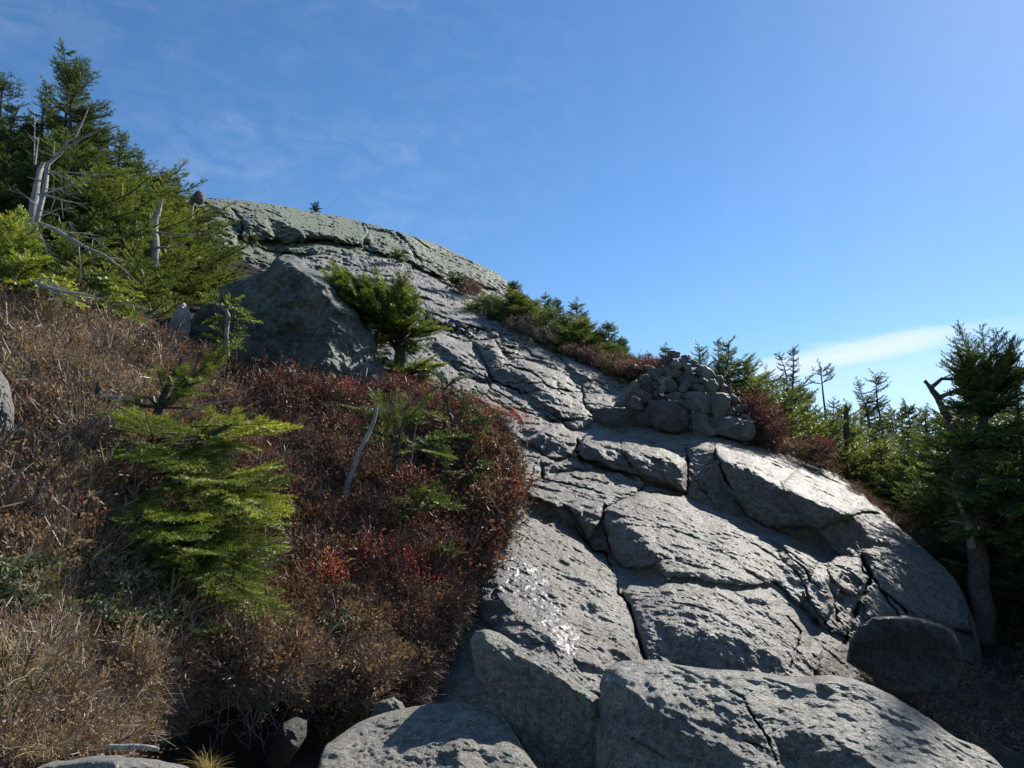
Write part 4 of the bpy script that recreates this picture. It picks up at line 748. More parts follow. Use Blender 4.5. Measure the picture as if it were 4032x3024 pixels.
# ------------------------------------------------------------------ plants: building blocks
def tubes(paths, sides=5, seed=0):      # list of (points, radii) -> verts, quads
    V_, F_ = [], []; base = 0
    for pts, rad in paths:
        pts = np.asarray(pts, float); n = len(pts); tan = np.gradient(pts, axis=0); tan /= np.linalg.norm(tan, axis=1)[:, None]+1e-9
        ref = np.array([0.31, 0.95, 0.05]) if abs(tan[0, 2]) > 0.5 else np.array([0.05, 0.1, 1.0])
        a = np.cross(tan, ref); a /= np.linalg.norm(a, axis=1)[:, None]+1e-9; b = np.cross(tan, a)
        th = np.arange(sides)/sides*2*math.pi
        ring = pts[:, None]+np.asarray(rad)[:, None, None]*(a[:, None]*np.cos(th)[None, :, None]+b[:, None]*np.sin(th)[None, :, None])
        i = base+np.arange(n*sides).reshape(n, sides); nx = np.roll(i, -1, 1)
        F_.append(np.stack([i[:-1], nx[:-1], nx[1:], i[1:]], -1).reshape(-1, 4)); V_.append(ring.reshape(-1, 3)); base += n*sides
    return np.concatenate(V_), np.concatenate(F_)
def frames(dirs, ups):                  # 3x3 with x along dir, z near up
    x = dirs/(np.linalg.norm(dirs, axis=-1, keepdims=True)+1e-9); y = np.cross(ups, x); y /= np.linalg.norm(y, axis=-1, keepdims=True)+1e-9
    return np.stack([x, y, np.cross(x, y)], -1)
def needle_seg(rng, ln=0.05, n=14, nl=0.02, nw=0.0032, flat=0.6):   # one length of needled twig along +x
    v = []; 
    for i in range(n):
        s = (i+rng.uniform(0, .6))/n*ln; th = (0 if i % 2 else math.pi)+rng.uniform(-1, 1)*(1.1-flat)+ (0.35 if i % 2 else -0.35)
        d = np.array([0.62, math.cos(th)*0.8, abs(math.sin(th))*0.8+0.12 if rng.random() < .85 else -.3]); d /= np.linalg.norm(d)
        w = np.cross(d, [0.2, 0.1, 1]); w /= np.linalg.norm(w); w = w*math.cos(.7)+np.cross(w, d)*math.sin(.7)*rng.choice([-1, 1])
        p = np.array([s, 0, 0]); l = nl*rng.uniform(.8, 1.15)
        v += [p-w*nw/2, p+d*l*0.6-w*nw/2, p+d*l, p+d*l*0.55+w*nw/2]
    v = np.array(v); return v, np.arange(len(v)).reshape(-1, 4)
def scatter(tmpl, pos, rot, scl, tint):  # copies of small templates merged into one foliage mesh
    Vs, Fs, Ts = [], [], []; base = 0; n = len(pos); which = np.arange(n) % len(tmpl)
    for k, (tv, tf) in enumerate(tmpl[:len(tmpl)]):
        m = which == k
        if not m.any(): continue
        v = np.einsum('nij,vj->nvi', rot[m], tv)*scl[m][:, None, None]+pos[m][:, None]
        nn = m.sum(); f = tf[None]+(np.arange(nn)*len(tv))[:, None, None]+base
        Vs.append(v.reshape(-1, 3)); Fs.append(f.reshape(-1, tf.shape[1])); Ts.append(np.repeat(tint[m], len(tv))); base += nn*len(tv)
    return np.concatenate(Vs), np.concatenate(Fs), np.concatenate(Ts)
rg = np.random.default_rng(5)
SEG_NEAR = [needle_seg(rg, 0.045, 16, 0.022, 0.0036) for _ in range(5)]
SEG_MID = [needle_seg(rg, 0.07, 14, 0.036, 0.0095) for _ in range(5)]
SEG_FAR = [needle_seg(rg, 0.12, 13, 0.062, 0.021) for _ in range(5)]
SEGL = {0: 0.045, 1: 0.07, 2: 0.12}; SEGS = {0: SEG_NEAR, 1: SEG_MID, 2: SEG_FAR}

class Foliage:
    def __init__(self, lod, rng): self.lod, self.rng = lod, rng; self.p, self.d, self.u, self.t, self.s = [], [], [], [], []; self.wood = []
    def twig(self, a, b, up, tint, fat=1.0):
        L_ = np.linalg.norm(b-a); sl_ = SEGL[self.lod]*fat*0.86; n = max(1, int(round(L_/sl_))); d = (b-a)/(L_+1e-9)
        for i in range(n):
            self.p.append(a+d*L_*i/n); self.d.append(d+self.rng.normal(0, .06, 3)); self.u.append(up); self.t.append(tint+0.16*i/n+self.rng.normal(0, .05)); self.s.append(fat*self.rng.uniform(.85, 1.1))
    def bough(self, pts, up=np.array([0, 0, 1.]), width=0.45, dens=1.0, tint=0.35, start=0.2, wood=0.008, fat=1.0, droop=0.0, bare=False):
        """a flat spray: main axis with side twigs that shorten to the tip"""
        pts = np.asarray(pts, float); seg = np.linalg.norm(np.diff(pts, axis=0), axis=1); cum = np.r_[0, np.cumsum(seg)]; Ln = cum[-1]; rng = self.rng
        at = lambda s: np.array([np.interp(s*Ln, cum, pts[:, k]) for k in range(3)])
        self.wood.append((pts, np.linspace(wood, wood*0.3, len(pts))))
        if bare: return
        n = max(3, int(Ln/(SEGL[self.lod]*0.85)*dens))
        tn = tint+rng.normal(0, .07)
        for i in range(n):
            s = start+(1-start)*(i+rng.uniform(0, .8))/n; p = at(s); d = at(min(1, s+.08))-at(max(0, s-.08)); d /= np.linalg.norm(d)+1e-9
            side = np.cross(d, up); side /= np.linalg.norm(side)+1e-9; sg = 1 if i % 2 else -1
            ln = width*Ln*(1-s)**0.75*rng.uniform(.55, 1.1)+SEGL[self.lod]*rng.uniform(.3, 1.1)
            dr = d*0.72+side*sg*0.75+up*rng.uniform(-.12, .22)-np.array([0, 0, droop]); dr /= np.linalg.norm(dr)
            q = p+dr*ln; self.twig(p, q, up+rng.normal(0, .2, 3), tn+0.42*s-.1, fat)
            if ln > SEGL[self.lod]*3.2:
                for k in (0.4, 0.68):
                    r_ = p+dr*ln*k; d3 = dr*0.75+d*0.7*rng.uniform(.4, 1)+rng.normal(0, .08, 3); self.twig(r_, r_+d3/np.linalg.norm(d3)*ln*(1-k)*0.8, up, tn+0.42*s-.08, fat)
        for k in np.linspace(max(start, .25), .97, max(2, int(Ln*(1-start)/(SEGL[self.lod]*1.0)))):
            p = at(k); d = at(min(1, k+.05))-at(max(0, k-.05)); self.p.append(p); self.d.append(d); self.u.append(up); self.t.append(tn+.25*k); self.s.append(fat)
    def crown(self, origin=np.zeros(3)):
        pos = np.array(self.p)-origin; rot = frames(np.array(self.d), np.array(self.u)); idx = self.rng.permutation(len(pos))
        return scatter(SEGS[self.lod], pos[idx], rot[idx], np.array(self.s)[idx], np.array(self.t)[idx])

def emit(name, label, cat, fol, trunk, origin, group=None, mat=None, dead=None, barkmat=None):
    """one tree: an Empty with trunk (wood) and crown (needles) under it"""
    e = bpy.data.objects.new(name, None); S.collection.objects.link(e); e.location = origin; e.empty_display_size = .2; tag(e, label, cat, group)
    if trunk or fol.wood:
        v, f = tubes(list(trunk), 8) if trunk else (np.zeros((0, 3)), np.zeros((0, 4), int))
        if fol and fol.wood:
            v2, f2 = tubes(fol.wood, 4); f = np.concatenate([f, f2+len(v)]); v = np.concatenate([v, v2])
        v = v+0.004*vnoise(v*40, 3)[:, None]
        if trunk: nt_ = sum(len(a[0])*8 for a in trunk); v[:nt_] += (0.10*float(np.max(trunk[0][1]))*fbm(v[:nt_]*np.array([26, 26, 6]), 3, 5))[:, None]
        obj('trunk', mesh('trunk', v-origin, f, barkmat or M_BARK), e)
    if fol and fol.p:
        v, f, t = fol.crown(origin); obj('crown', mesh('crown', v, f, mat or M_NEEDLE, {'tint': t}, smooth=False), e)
    for one in (dead or []):
        v, f = tubes([one], 6); v = v+0.006*vnoise(v*30, 4)[:, None]; obj('dead_branch', mesh('dead_branch', v-origin, f, M_DEAD), e)
    return e
def copy_tree(e, loc, rz, s, label, group, name=None):
    c = e.copy(); S.collection.objects.link(c); c.location = loc; c.rotation_euler = (0, 0, rz); c.scale = s if hasattr(s, '__len__') else (s, s, s)
    c['label'] = label
    if group: c['group'] = group
    elif 'group' in c: del c['group']
    for ch in [x for x in bpy.data.objects if x.parent == e]:
        d = ch.copy(); S.collection.objects.link(d); d.parent = c
    return c

def grow_fir(seed, H, rad, lod=1, wind=0.5, gap=0.0, tint=0.32, top=0.15, skirt_=0.06, step=None, droop=0.0, thin=0.07, fat=1.0, shape=0.8, tuft=0.0):
    """a krummholz fir: leaning tapered trunk, uneven whorls of flat boughs, longer on the lee side"""
    rng = np.random.default_rng(seed); fol = Foliage(lod, rng)
    zs = np.linspace(-0.3, H, 14); lean = rng.normal(0, .05, 2); wob = fbm(np.stack([zs*.8, zs*0+seed, zs*0], -1), 3, seed)[:, None]*np.array([[.10, .07]])*H/3
    tp = np.c_[zs*lean[0]+wob[:, 0]-wob[3, 0], zs*lean[1]+wob[:, 1]-wob[3, 1], zs]; tr = thin*(1-np.clip(zs/H, 0, 1))**0.8*0.75+0.006
    at = lambda z: np.array([np.interp(z, zs, tp[:, k]) for k in range(3)])
    step = step or {0: .06, 1: .075, 2: .11}[lod]
    z = H*skirt_; W_ = rng.uniform(-.6, .6)       # lee direction, about +x
    while z < H*0.985:
        t = z/H
        if gap and rng.random() < gap*(0.4+0.6*(vnoise(np.array([t*5, seed*1., 0.]), 3) > 0)): z += step; continue
        nb = rng.integers(4, 7) if t < .9 else 4
        for k in range(nb):
            az = rng.uniform(0, 2*math.pi); lee = 0.5+0.5*math.cos(az-W_); f = (1-wind)+wind*1.35*lee
            if rng.random() > 0.45+0.65*f: continue
            Ln = rad*((1-t)**shape*(0.75+0.25*vnoise(np.array([t*6+seed, az, 0.]), 5))+top*0.5*(1-t)**.3)*f*rng.uniform(.6, 1.15)+0.05
            if tuft: Ln += tuft*math.exp(-((t-.9)/.08)**2)
            el = -0.12-droop+0.45*t**1.5+rng.normal(0, .15)
            d = np.array([math.cos(az)*math.cos(el), math.sin(az)*math.cos(el), math.sin(el)]); p = at(z+rng.uniform(-.3, .3)*step)
            pts = [p, p+d*Ln*.4+[0, 0, -.02*Ln], p+d*Ln*.75, p+d*Ln+np.array([0, 0, .10*Ln])]
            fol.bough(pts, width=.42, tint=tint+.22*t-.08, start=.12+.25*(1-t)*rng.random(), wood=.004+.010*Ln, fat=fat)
        z += step*rng.uniform(.7, 1.3)
    p = at(H); fol.bough([at(H*.93), p, p+np.array([lean[0], lean[1], .10])], width=.25, tint=tint+.2, start=0.1, fat=fat)
    return fol, [(tp, tr)]

# prototypes of firs (each prototype is itself one of the trees; the others are copies)
SPEC = {
 'dense':   [dict(H=3.2, rad=1.25, wind=.35, shape=.75, seed=101), dict(H=3.0, rad=1.4, wind=.5, shape=.6, seed=102), dict(H=3.4, rad=1.1, wind=.3, shape=.9, seed=103)],
 'bushy':   [dict(H=2.2, rad=1.5, wind=.55, shape=.45, seed=111, tint=.42), dict(H=2.0, rad=1.6, wind=.45, shape=.4, seed=112, tint=.38), dict(H=2.4, rad=1.35, wind=.6, shape=.5, seed=113, tint=.34)],
 'spire':   [dict(H=3.6, rad=.95, wind=.6, gap=.06, shape=.5, seed=121, tint=.2), dict(H=3.4, rad=.65, wind=.3, gap=.35, shape=.6, seed=122, tint=.22, tuft=.14)],
 'farfir':  [dict(H=3.0, rad=.85, lod=2, wind=.35, shape=.7, seed=131, tint=.2), dict(H=3.0, rad=.7, lod=2, wind=.4, gap=.2, shape=.7, seed=132, tint=.22), dict(H=2.6, rad=1.1, lod=2, wind=.4, shape=.5, seed=133, tint=.3)],
 'bare':    [dict(H=3.4, rad=.24, wind=.1, gap=.5, shape=.25, seed=141, tint=.1, skirt_=.1)],
}
protos = {}; tops = {}
def plant(kind, k, topxy, d, label, group=None, H=None, rz=0.0, wide=1.0, conv=None, zbase=None, cat='tree', name='fir_tree'):
    x, y = topxy if conv is None else conv([topxy])[0]
    P = P3(x, y, d); key = (kind, k % len(SPEC[kind])); sp = SPEC[kind][key[1]]
    if H is None: H = max(0.8, P[2]-(ground(P[0], P[1]) if zbase is None else zbase))
    s = H/sp['H']; sc_ = (s**.55*wide if s > 1 else s*wide, s**.55*wide if s > 1 else s*wide, s); new = None
    if key not in protos:
        a = dict(sp); new = grow_fir(a.pop('seed'), a.pop('H'), a.pop('rad'), **a); tops[key] = new[1][0][0][-1][:2]
    ox, oy = tops[key]*sc_[0]; base = np.array([P[0]-(ox*math.cos(rz)-oy*math.sin(rz)), P[1]-(ox*math.sin(rz)+oy*math.cos(rz)), P[2]-H])
    if key not in protos:
        fol, tr = new; e = emit(name, label, cat, fol, tr, np.zeros(3), group)
        protos[key] = e; e.location = base; e.rotation_euler = (0, 0, rz); e.scale = sc_; return e
    e = copy_tree(protos[key], base, rz, sc_, label, group); e.name = name; return e

# ------------------------------------------------------------------ left stand of krummholz fir
G1 = 'dense firs of the left stand'
lt = [('spire',0,(135,104),11.0,3.6,.9,'tallest fir with a ragged flagged top, rising above the left stand'),
      ('dense',0,(100,188),11.6,3.0,.9,'fir with a flat dark top just beside the tallest one'),
      ('spire',1,(8,178),13.5,3.8,1.3,'dark fir top cut by the picture edge, behind the stand'),
      ('dense',1,(40,232),11.5,3.0,1.0,'broad dark fir between the edge fir and the flat topped fir'),
      ('dense',2,(190,245),11.8,3.0,1.0,'fir on the sky line right below the tallest one'),
      ('dense',0,(262,292),12.0,2.8,1.0,'fir with a drooping dark leader on the upper edge of the stand'),
      ('dense',1,(215,330),10.8,2.6,1.0,None),('bushy',0,(315,368),12.6,2.3,.9,'fir with a spiky bare tip on the lower sky line of the stand'),
      ('bushy',1,(150,330),10.4,2.4,1.0,None),('dense',2,(60,330),10.2,2.5,1.0,None),('bushy',2,(10,350),9.8,2.4,1.0,None),
      ('farfir',1,(382,382),15.5,1.4,.8,'small fir with two bare leaders at the right tip of the stand'),
      ('bushy',0,(352,420),13.4,1.8,.9,None),('bushy',1,(270,400),11.2,2.0,.95,None),('bushy',2,(200,430),10.0,2.0,1.0,None),
      ('dense',1,(395,455),14.2,1.6,.9,None),('bushy',0,(330,470),11.8,1.8,.9,None),('bushy',2,(430,520),12.6,1.5,.75,'fir at the foot of the dome slab, lowest of the stand'),
      ('bushy',1,(250,500),9.8,1.7,.9,None),('bushy',2,(385,545),11.0,1.4,.8,None),('bushy',0,(480,575),11.6,1.1,.7,'low fir whose boughs reach the back of the huge boulder'),
      ('bushy',1,(160,520),8.8,1.7,.8,None),('dense',1,(345,395),12.4,2.2,.9,None),('dense',0,(300,330),12.3,2.4,.9,None),('bushy',0,(410,440),13.2,1.9,.9,None),('dense',2,(235,285),11.9,2.8,.9,None),('bushy',1,(440,560),12.0,1.6,.8,None),('dense',0,(150,160),11.3,3.4,.8,None),('dense',1,(20,260),12.2,3.2,1.1,None),('bushy',2,(365,490),12.2,1.7,.9,None),('bushy',0,(310,575),9.8,1.3,.8,None),('dense',2,(-60,250),11.0,3.0,1.0,None),('bushy',2,(90,470),8.9,1.6,.8,None)]
for i, (kd, k, xy, d, H, wd, lab) in enumerate(lt):
    plant(kd, k, (xy[0]*K, xy[1]*K), d, lab or 'dense dark green fir in the thick of the left stand', None if lab else G1, H=H, rz=(i*1.3) % .9-.45, wide=wd)

def px_path(conv, pts): return [P3(*conv([(p[0], p[1])])[0], p[2]) for p in pts]
R1 = V(0, 100); R5 = V(0, 1100)
def dead_tree(name, label, cat, stem, rads, branches, conv, mat=M_DEAD, extra=None, twigs=6, seed=0):
    """a bare snag: trunk with broken limbs and fine twigs"""
    rng = np.random.default_rng(seed); e = bpy.data.objects.new(name, None); S.collection.objects.link(e)
    p = np.array(px_path(conv, stem)); low = name != 'fallen_branch'; p = np.r_[[p[0]+(p[0]-p[1])*.5-np.array([0, 0, .55*np.linalg.norm(p[-1]-p[0])])], p] if low else p; rads = [rads[0]*1.1]+list(rads) if low else rads; org = p[0].copy(); e.location = org; tag(e, label, cat)
    n = 14; s = np.linspace(0, len(p)-1, n*2); pp = np.array([np.interp(s, np.arange(len(p)), p[:, k]) for k in range(3)]).T; rr = np.interp(s, np.arange(len(p)), rads)
    pp = pp+np.array([.35, .3, .1])*rr[:, None]*vnoise(pp*6, seed)[:, None]
    v, f = tubes([(pp, rr)], 9); v = v+0.24*np.mean(rads)*fbm(v*np.array([34, 34, 7]), 4, seed)[:, None]; obj('trunk', mesh('trunk', v-org, f, mat), e)
    for b in branches:
        q = np.array(px_path(conv, b[:-1])); r0 = b[-1]; ps = [(q, np.linspace(r0, r0*.25, len(q)))]
        for _ in range(twigs):
            s_ = rng.uniform(.3, 1)*(len(q)-1); a = np.array([np.interp(s_, np.arange(len(q)), q[:, k]) for k in range(3)]); d = (q[-1]-q[0])/np.linalg.norm(q[-1]-q[0])+rng.normal(0, .6, 3); ln = np.linalg.norm(q[-1]-q[0])*rng.uniform(.12, .35)
            ps.append(([a, a+d*ln*.5, a+d*ln+[0, 0, -.1*ln]], [r0*.35, r0*.25, r0*.1]))
        v, f = tubes(ps, 5); v = v+0.15*r0*vnoise(v*40, seed)[:, None]; obj('branch', mesh('branch', v-org, f, mat), e)
    if extra: extra(e, org)
    return e
# twin trunked pale snag in front of the stand
dead_tree('dead_tree', 'pale weathered snag with long bare limbs at the front of the left stand', 'dead tree',
  [(110,1500,8.3),(160,1420,8.35),(205,1230,8.45),(235,1050,8.5),(262,930,8.6),(280,885,8.6)], [.066,.054,.04,.03,.025,.015],
  [[(190,1450,8.3),(235,1280,8.3),(290,1050,8.4),(310,900,8.5),(390,830,8.5),(440,750,8.5),(500,722,8.5),0.0375],
   [(255,1285,8.3),(350,1320,8.2),(470,1390,8.1),(560,1440,8.0),(680,1490,7.9),(770,1565,7.85),0.0275],
   [(250,1095,8.4),(330,1110,8.3),(430,1140,8.25),(555,1160,8.2),0.0150],[(300,960,8.5),(420,950,8.4),(530,960,8.3),(620,975,8.2),0.0110],[(310,930,8.5),(400,980,8.4),(470,1000,8.3),0.0070],
   [(240,1250,8.4),(380,1190,8.3),(480,1190,8.2),0.0080],[(255,1290,8.3),(400,1330,8.2),(560,1375,8.1),(700,1385,8.05),0.0110],[(260,1200,8.3),(380,1230,8.2),(390,1280,8.2),(470,1270,8.1),0.0070],
   [(240,1520,8.2),(320,1490,8.1),(380,1520,8.0),0.0090],[(230,1320,8.3),(270,1380,8.3),(290,1440,8.2),0.0175],[(225,900,8.6),(240,800,8.6),(250,720,8.6),0.0150],[(250,1180,8.4),(150,1090,8.4),(20,1060,8.4),0.0070],
   [(220,900,8.6),(225,660,8.6),(222,540,8.7),0.0090],[(300,1060,8.4),(380,1060,8.3),(430,1090,8.2),(470,1110,8.2),0.0060]], R1, seed=3)
dead_tree('dead_tree', 'crooked grey broken stub standing among green boughs of the left stand', 'dead tree', [(1000,1480,10.2),(1010,1400,10.2),(995,1300,10.2),(1015,1220,10.2),(1035,1150,10.2),(1052,1118,10.2)], [.06,.058,.058,.04,.025,.015],
  [[(1005,1340,10.1),(1080,1350,10.),(1200,1355,9.9),.02],[(1010,1440,10.1),(1100,1440,10.),(1190,1430,9.9),.022],[(1010,1400,10.2),(920,1340,10.1),.02]], R1, seed=4)
def burl(e, org):
    th = np.linspace(0, 2*math.pi, 33)[:-1]; ph = np.linspace(0.02, math.pi-.02, 24); T, Q = np.meshgrid(th, ph); c = P3(*R1([(1290, 1118)])[0], 12.9)-org; r = .105
    n = np.stack([np.sin(Q)*np.cos(T), np.sin(Q)*np.sin(T), np.cos(Q)], -1); rr = r*(1+.10*fbm(n*2, 3, 6)-.05*np.exp(-((Q-1.6)/.12)**2)); v = n*rr[..., None]*[.86, .8, 1.1]+c
    i = np.arange(v.shape[0]*32).reshape(-1, 32); nx = np.roll(i, -1, 1); f = np.stack([i[:-1], i[1:], nx[1:], nx[:-1]], -1).reshape(-1, 4)
    obj('burl', mesh('burl', v.reshape(-1, 3), f, M_BURL), e)
M_BURL = simple('burl bark', (0.11, 0.085, 0.07), (0.26, 0.21, 0.18), 9, bumpd=.02)
dead_tree('dead_tree', 'dead stub topped by a big rounded brown burl, against the dome', 'dead tree', [(1225,1330,13.0),(1235,1240,13.0),(1235,1170,13.0),(1255,1110,12.95)], [.06,.06,.055,.05], [[(1240,1270,12.9),(1300,1250,12.9),.02]], R1, extra=burl, seed=5)
dead_tree('dead_tree', 'thin dead pole between the crooked stub and the snag', 'dead tree', [(900,1330,10.6),(900,1280,10.6),(905,1235,10.6)], [.035,.03,.02], [[(905,1300,10.6),(930,1280,10.6),.012]], R1, seed=6)
dead_tree('fallen_branch', 'long pale forked branch lying low over the heath at the left', 'branch', [(230,20,6.3),(330,60,6.2),(480,90,6.1),(600,110,6.05),(672,128,6.0)], [.014,.013,.011,.008,.003],
  [[(240,0,6.3),(300,10,6.3),(420,60,6.2),.008],[(245,40,6.25),(360,90,6.2),(440,110,6.1),(530,120,6.1),.007]], R5, seed=7)

# bright fir boughs at the left edge
def custom_fir(name, label, boughs, stems, conv, lod=1, mat=None, tint=.5, dead=None, seed=0, width=.42, fat=1.0, group=None, jitter=3, wood=.009, barkmat=None, start=.25):
    rng = np.random.default_rng(seed); fol = Foliage(lod, rng); tr = []
    for st, rads in stems: tr.append((np.array(px_path(conv, st)), rads))
    for b in boughs:
        pts = np.array(px_path(conv, b)); pts = pts+rng.normal(0, .055, pts.shape)*np.linalg.norm(pts[-1]-pts[0])*np.linspace(0, 1.6, len(pts))[:, None]; L_ = np.linalg.norm(pts[-1]-pts[0])
        for j in range(jitter):
            o_ = rng.normal(0, .055, (len(pts), 3))*L_*(j > 0)*np.linspace(.3, 1.7, len(pts))[:, None]; sh = rng.uniform(.6, 1.0) if j else 1.0
            q = pts+o_; q = q[0]+(q-q[0])*sh
            up = np.array([-.05, -.12, 1.])+rng.normal(0, .14, 3); fol.bough(q, up=up/np.linalg.norm(up), width=width*(1+.25*(j > 0)), tint=tint+rng.normal(0, .06), start=start, wood=wood*(1 if j == 0 else .5), fat=fat)
    dd = [(np.array(px_path(conv, b[:-1])), np.linspace(b[-1], b[-1]*.25, len(b)-1)) for b in dead] if dead else None
    org = tr[0][0][0].copy() if tr else np.array(px_path(conv, boughs[0]))[0]
    return emit(name, label, 'tree', fol, tr, org, group, mat or M_NEEDLE_Y, dd, barkmat)
def fan(x, y, d, tips, mid=.5, lift=-8): return [[(x, y, d), (x+(a-x)*mid, y+(b-y)*mid+lift, d-(.5*dd)), (a, b, d-dd)] for a, b, dd in tips]
custom_fir('fir_sapling', 'bright yellow green fir bush at the left edge above the tan heath',
  fan(10,600,6.9,[(70,500,.2),(95,560,.3),(60,640,.5),(-30,520,.1),(-60,600,.4),(30,470,.1),(80,600,.5),(20,650,.6),(-40,480,0),(110,620,.3)])+fan(40,560,7.3,[(-20,450,0),(40,455,0),(80,520,.2),(-50,500,.2)])+fan(80,620,6.8,[(150,600,.2),(130,640,.3),(160,650,.3)]), [([(20,700,7.0),(20,560,7.2),(15,480,7.3)],[.04,.03,.01])], Fv, seed=11, tint=.55)
custom_fir('fir_sapling', 'low fir boughs hanging between tan heath and the narrow pale stone',
  fan(200,650,7.4,[(260,690,.3),(290,700,.4),(240,670,.2),(180,640,.1),(275,670,.2)])+fan(180,600,8,[(260,610,.3),(230,640,.3),(290,640,.4)]), [([(205,700,7.5),(190,620,7.8),(180,580,8)],[.03,.02,.01])], Fv, seed=12, tint=.45)
custom_fir('fir_sapling', 'small crooked fir sapling leaning against the huge boulder',
  fan(1430,180,7.6,[(1300,100,0),(1560,130,.1),(1500,110,0),(1380,100,.1),(1340,160,.1),(1550,190,.2)])+fan(1470,260,7.6,[(1620,270,.1),(1640,225,.1),(1350,290,.1),(1370,260,.1),(1560,300,.2)])+fan(1460,400,7.6,[(1340,380,.1),(1560,370,.1),(1380,450,.1),(1540,440,.1),(1400,330,0)]),
  [([(1470,500,7.6),(1465,350,7.6),(1480,240,7.6),(1465,200,7.6),(1425,165,7.6)],[.03,.025,.02,.018,.008])], R5, seed=13, tint=.38, width=.38, jitter=2, barkmat=M_DEAD)
# main foreground fir
ffir = fan(345,880,5.2,[(440,862,.1),(400,872,.2),(470,890,.2),(300,850,.1),(270,870,.2),(420,840,.1),(250,900,.3)])+fan(330,900,5.2,[(492,762,0),(450,800,.1),(430,830,.2),(385,790,0),(410,770,0),(350,800,.1),(470,775,.1)])+fan(320,960,5.2,[(585,930,.3),(540,940,.4),(500,930,.2),(560,965,.4),(450,920,.2),(400,910,.3),(520,985,.5)])+\
  fan(330,1040,5.0,[(612,1042,.4),(560,1030,.3),(600,1070,.6),(500,1030,.4),(540,1080,.7),(450,1050,.6),(480,1100,.8)])+fan(330,1090,4.9,[(628,1130,.5),(590,1150,.6),(560,1190,.7),(600,1205,.6),(540,1140,.6),(500,1170,.9),(440,1130,.9),(520,1250,.9),(470,1220,1.0),(400,1180,1.0)])+\
  fan(320,920,5.2,[(205,905,.2),(230,940,.3),(260,890,.1),(240,990,.4),(190,960,.3)])+fan(300,1030,5.0,[(200,1050,.3),(210,1090,.5),(240,1120,.6),(160,1020,.2),(270,1140,.7),(330,1170,.9),(150,1080,.4),(110,1040,.1),(100,1100,.3),(170,1150,.6),(120,960,0),(210,1010,.4),(180,1200,.7),(250,1060,.5)])+fan(290,1120,4.9,[(140,1130,.3),(170,1170,.5),(220,1180,.6),(200,1230,.7),(260,1230,.8),(110,1170,.4)])+fan(310,960,5.2,[(130,980,.1),(160,920,0),(240,960,.3),(270,1000,.5),(180,1040,.4)])+fan(340,1130,4.7,[(290,1210,.7),(340,1250,.8),(420,1250,.8),(470,1280,.8),(520,1300,.8),(380,1230,.9)])+\
  fan(330,980,5.2,[(430,990,.7),(380,1000,.8),(290,990,.8),(350,960,.8),(470,1010,.7)])
custom_fir('fir_tree', 'wind flagged fir with bright sunlit boughs in the middle of the heath', ffir,
  [([(300,1250,5.1),(315,1100,5.15),(330,960,5.2),(345,880,5.2),(365,830,5.2),(392,775,5.2)],[.05,.045,.036,.03,.022,.010]), ([(180,1130,5.25),(190,1000,5.25),(200,920,5.25),(212,825,5.25)],[.035,.03,.024,.010]), ([(345,985,5.2),(420,978,5.1),(500,985,5.0)],[.03,.02,.01])],
  Fv, lod=0, seed=14, tint=.36, width=.50, jitter=1, fat=1.15, start=.45, dead=[[(208,858,5.2),(240,856,5.15),(300,862,5.1),.014],[(215,850,5.2),(260,868,5.15),(320,856,5.1),.011],[(375,910,5.0),(430,875,4.95),(520,862,4.9),.008],[(520,1205,4.3),(570,1180,4.25),(620,1160,4.2),.008],[(500,1240,4.3),(560,1230,4.25),(600,1215,4.2),.008],[(330,855,5.2),(340,900,5.2),(345,960,5.2),.014],[(320,1060,4.6),(380,1040,4.5),(470,1030,4.4),.007]])
# middle fir with its dead stub
mf = fan(850,950,6.9,[(760,870,.1),(800,850,0),(870,840,0),(920,860,.1),(950,890,.2),(900,880,.1),(780,930,.3),(830,890,.2)])+fan(900,960,6.8,[(960,970,.3),(1000,940,.2),(870,1000,.3),(960,1010,.5),(820,960,.3)])+fan(900,1100,6.3,[(860,1080,.2),(950,1060,.3),(980,1080,.3),(900,1060,.2),(940,1100,.4),(860,1120,.3)])
custom_fir('fir_sapling', 'low fir growing behind the pale dead stub in the red heath', mf, [([(870,1150,6.8),(880,1020,6.9),(900,900,6.9)],[.04,.03,.01])], Fv, lod=0, seed=15, tint=.34, fat=1.2, jitter=2)
custom_fir('fir_sapling', 'fir creeping along the right shoulder of the red heath', fan(960,840,8.2,[(930,790,0),(1000,860,.1),(1030,900,.3),(970,880,.2),(920,850,.1),(1010,820,.1)])+fan(990,920,7.6,[(1060,930,.2),(1075,905,.1),(1020,980,.4),(960,960,.3),(930,900,.2)])+fan(1010,1020,7.0,[(1060,1020,.2),(1050,1060,.3),(990,1060,.3),(1070,990,.1),(1020,1080,.3),(970,1030,.2)]), [([(1000,1100,7.1),(1000,980,7.5),(960,850,8.1)],[.03,.03,.01])], Fv, lod=0, seed=16, tint=.34, fat=1.25, jitter=2)
dead_tree('dead_stub', 'pale split dead stub leaning in front of the low fir in red heath', 'dead tree', [(680,930,6.35),(720,820,6.35),(770,680,6.35),(830,560,6.4),(875,440,6.4),(890,350,6.4)], [.026,.022,.021,.018,.016,.007], [[(865,400,6.4),(850,385,6.38),(855,420,6.36),.010],[(880,390,6.4),(930,405,6.38),(968,390,6.38),.006]], V(1000,1400,1200), seed=8)
dead_tree('dead_stub', 'short dark dead stem beside the pale stub', 'dead tree', [(1030,680,6.6),(1050,600,6.6),(1070,520,6.6),(1110,465,6.6)], [.022,.02,.016,.008], [], V(1000,1400,1200), mat=M_BARK, seed=9)
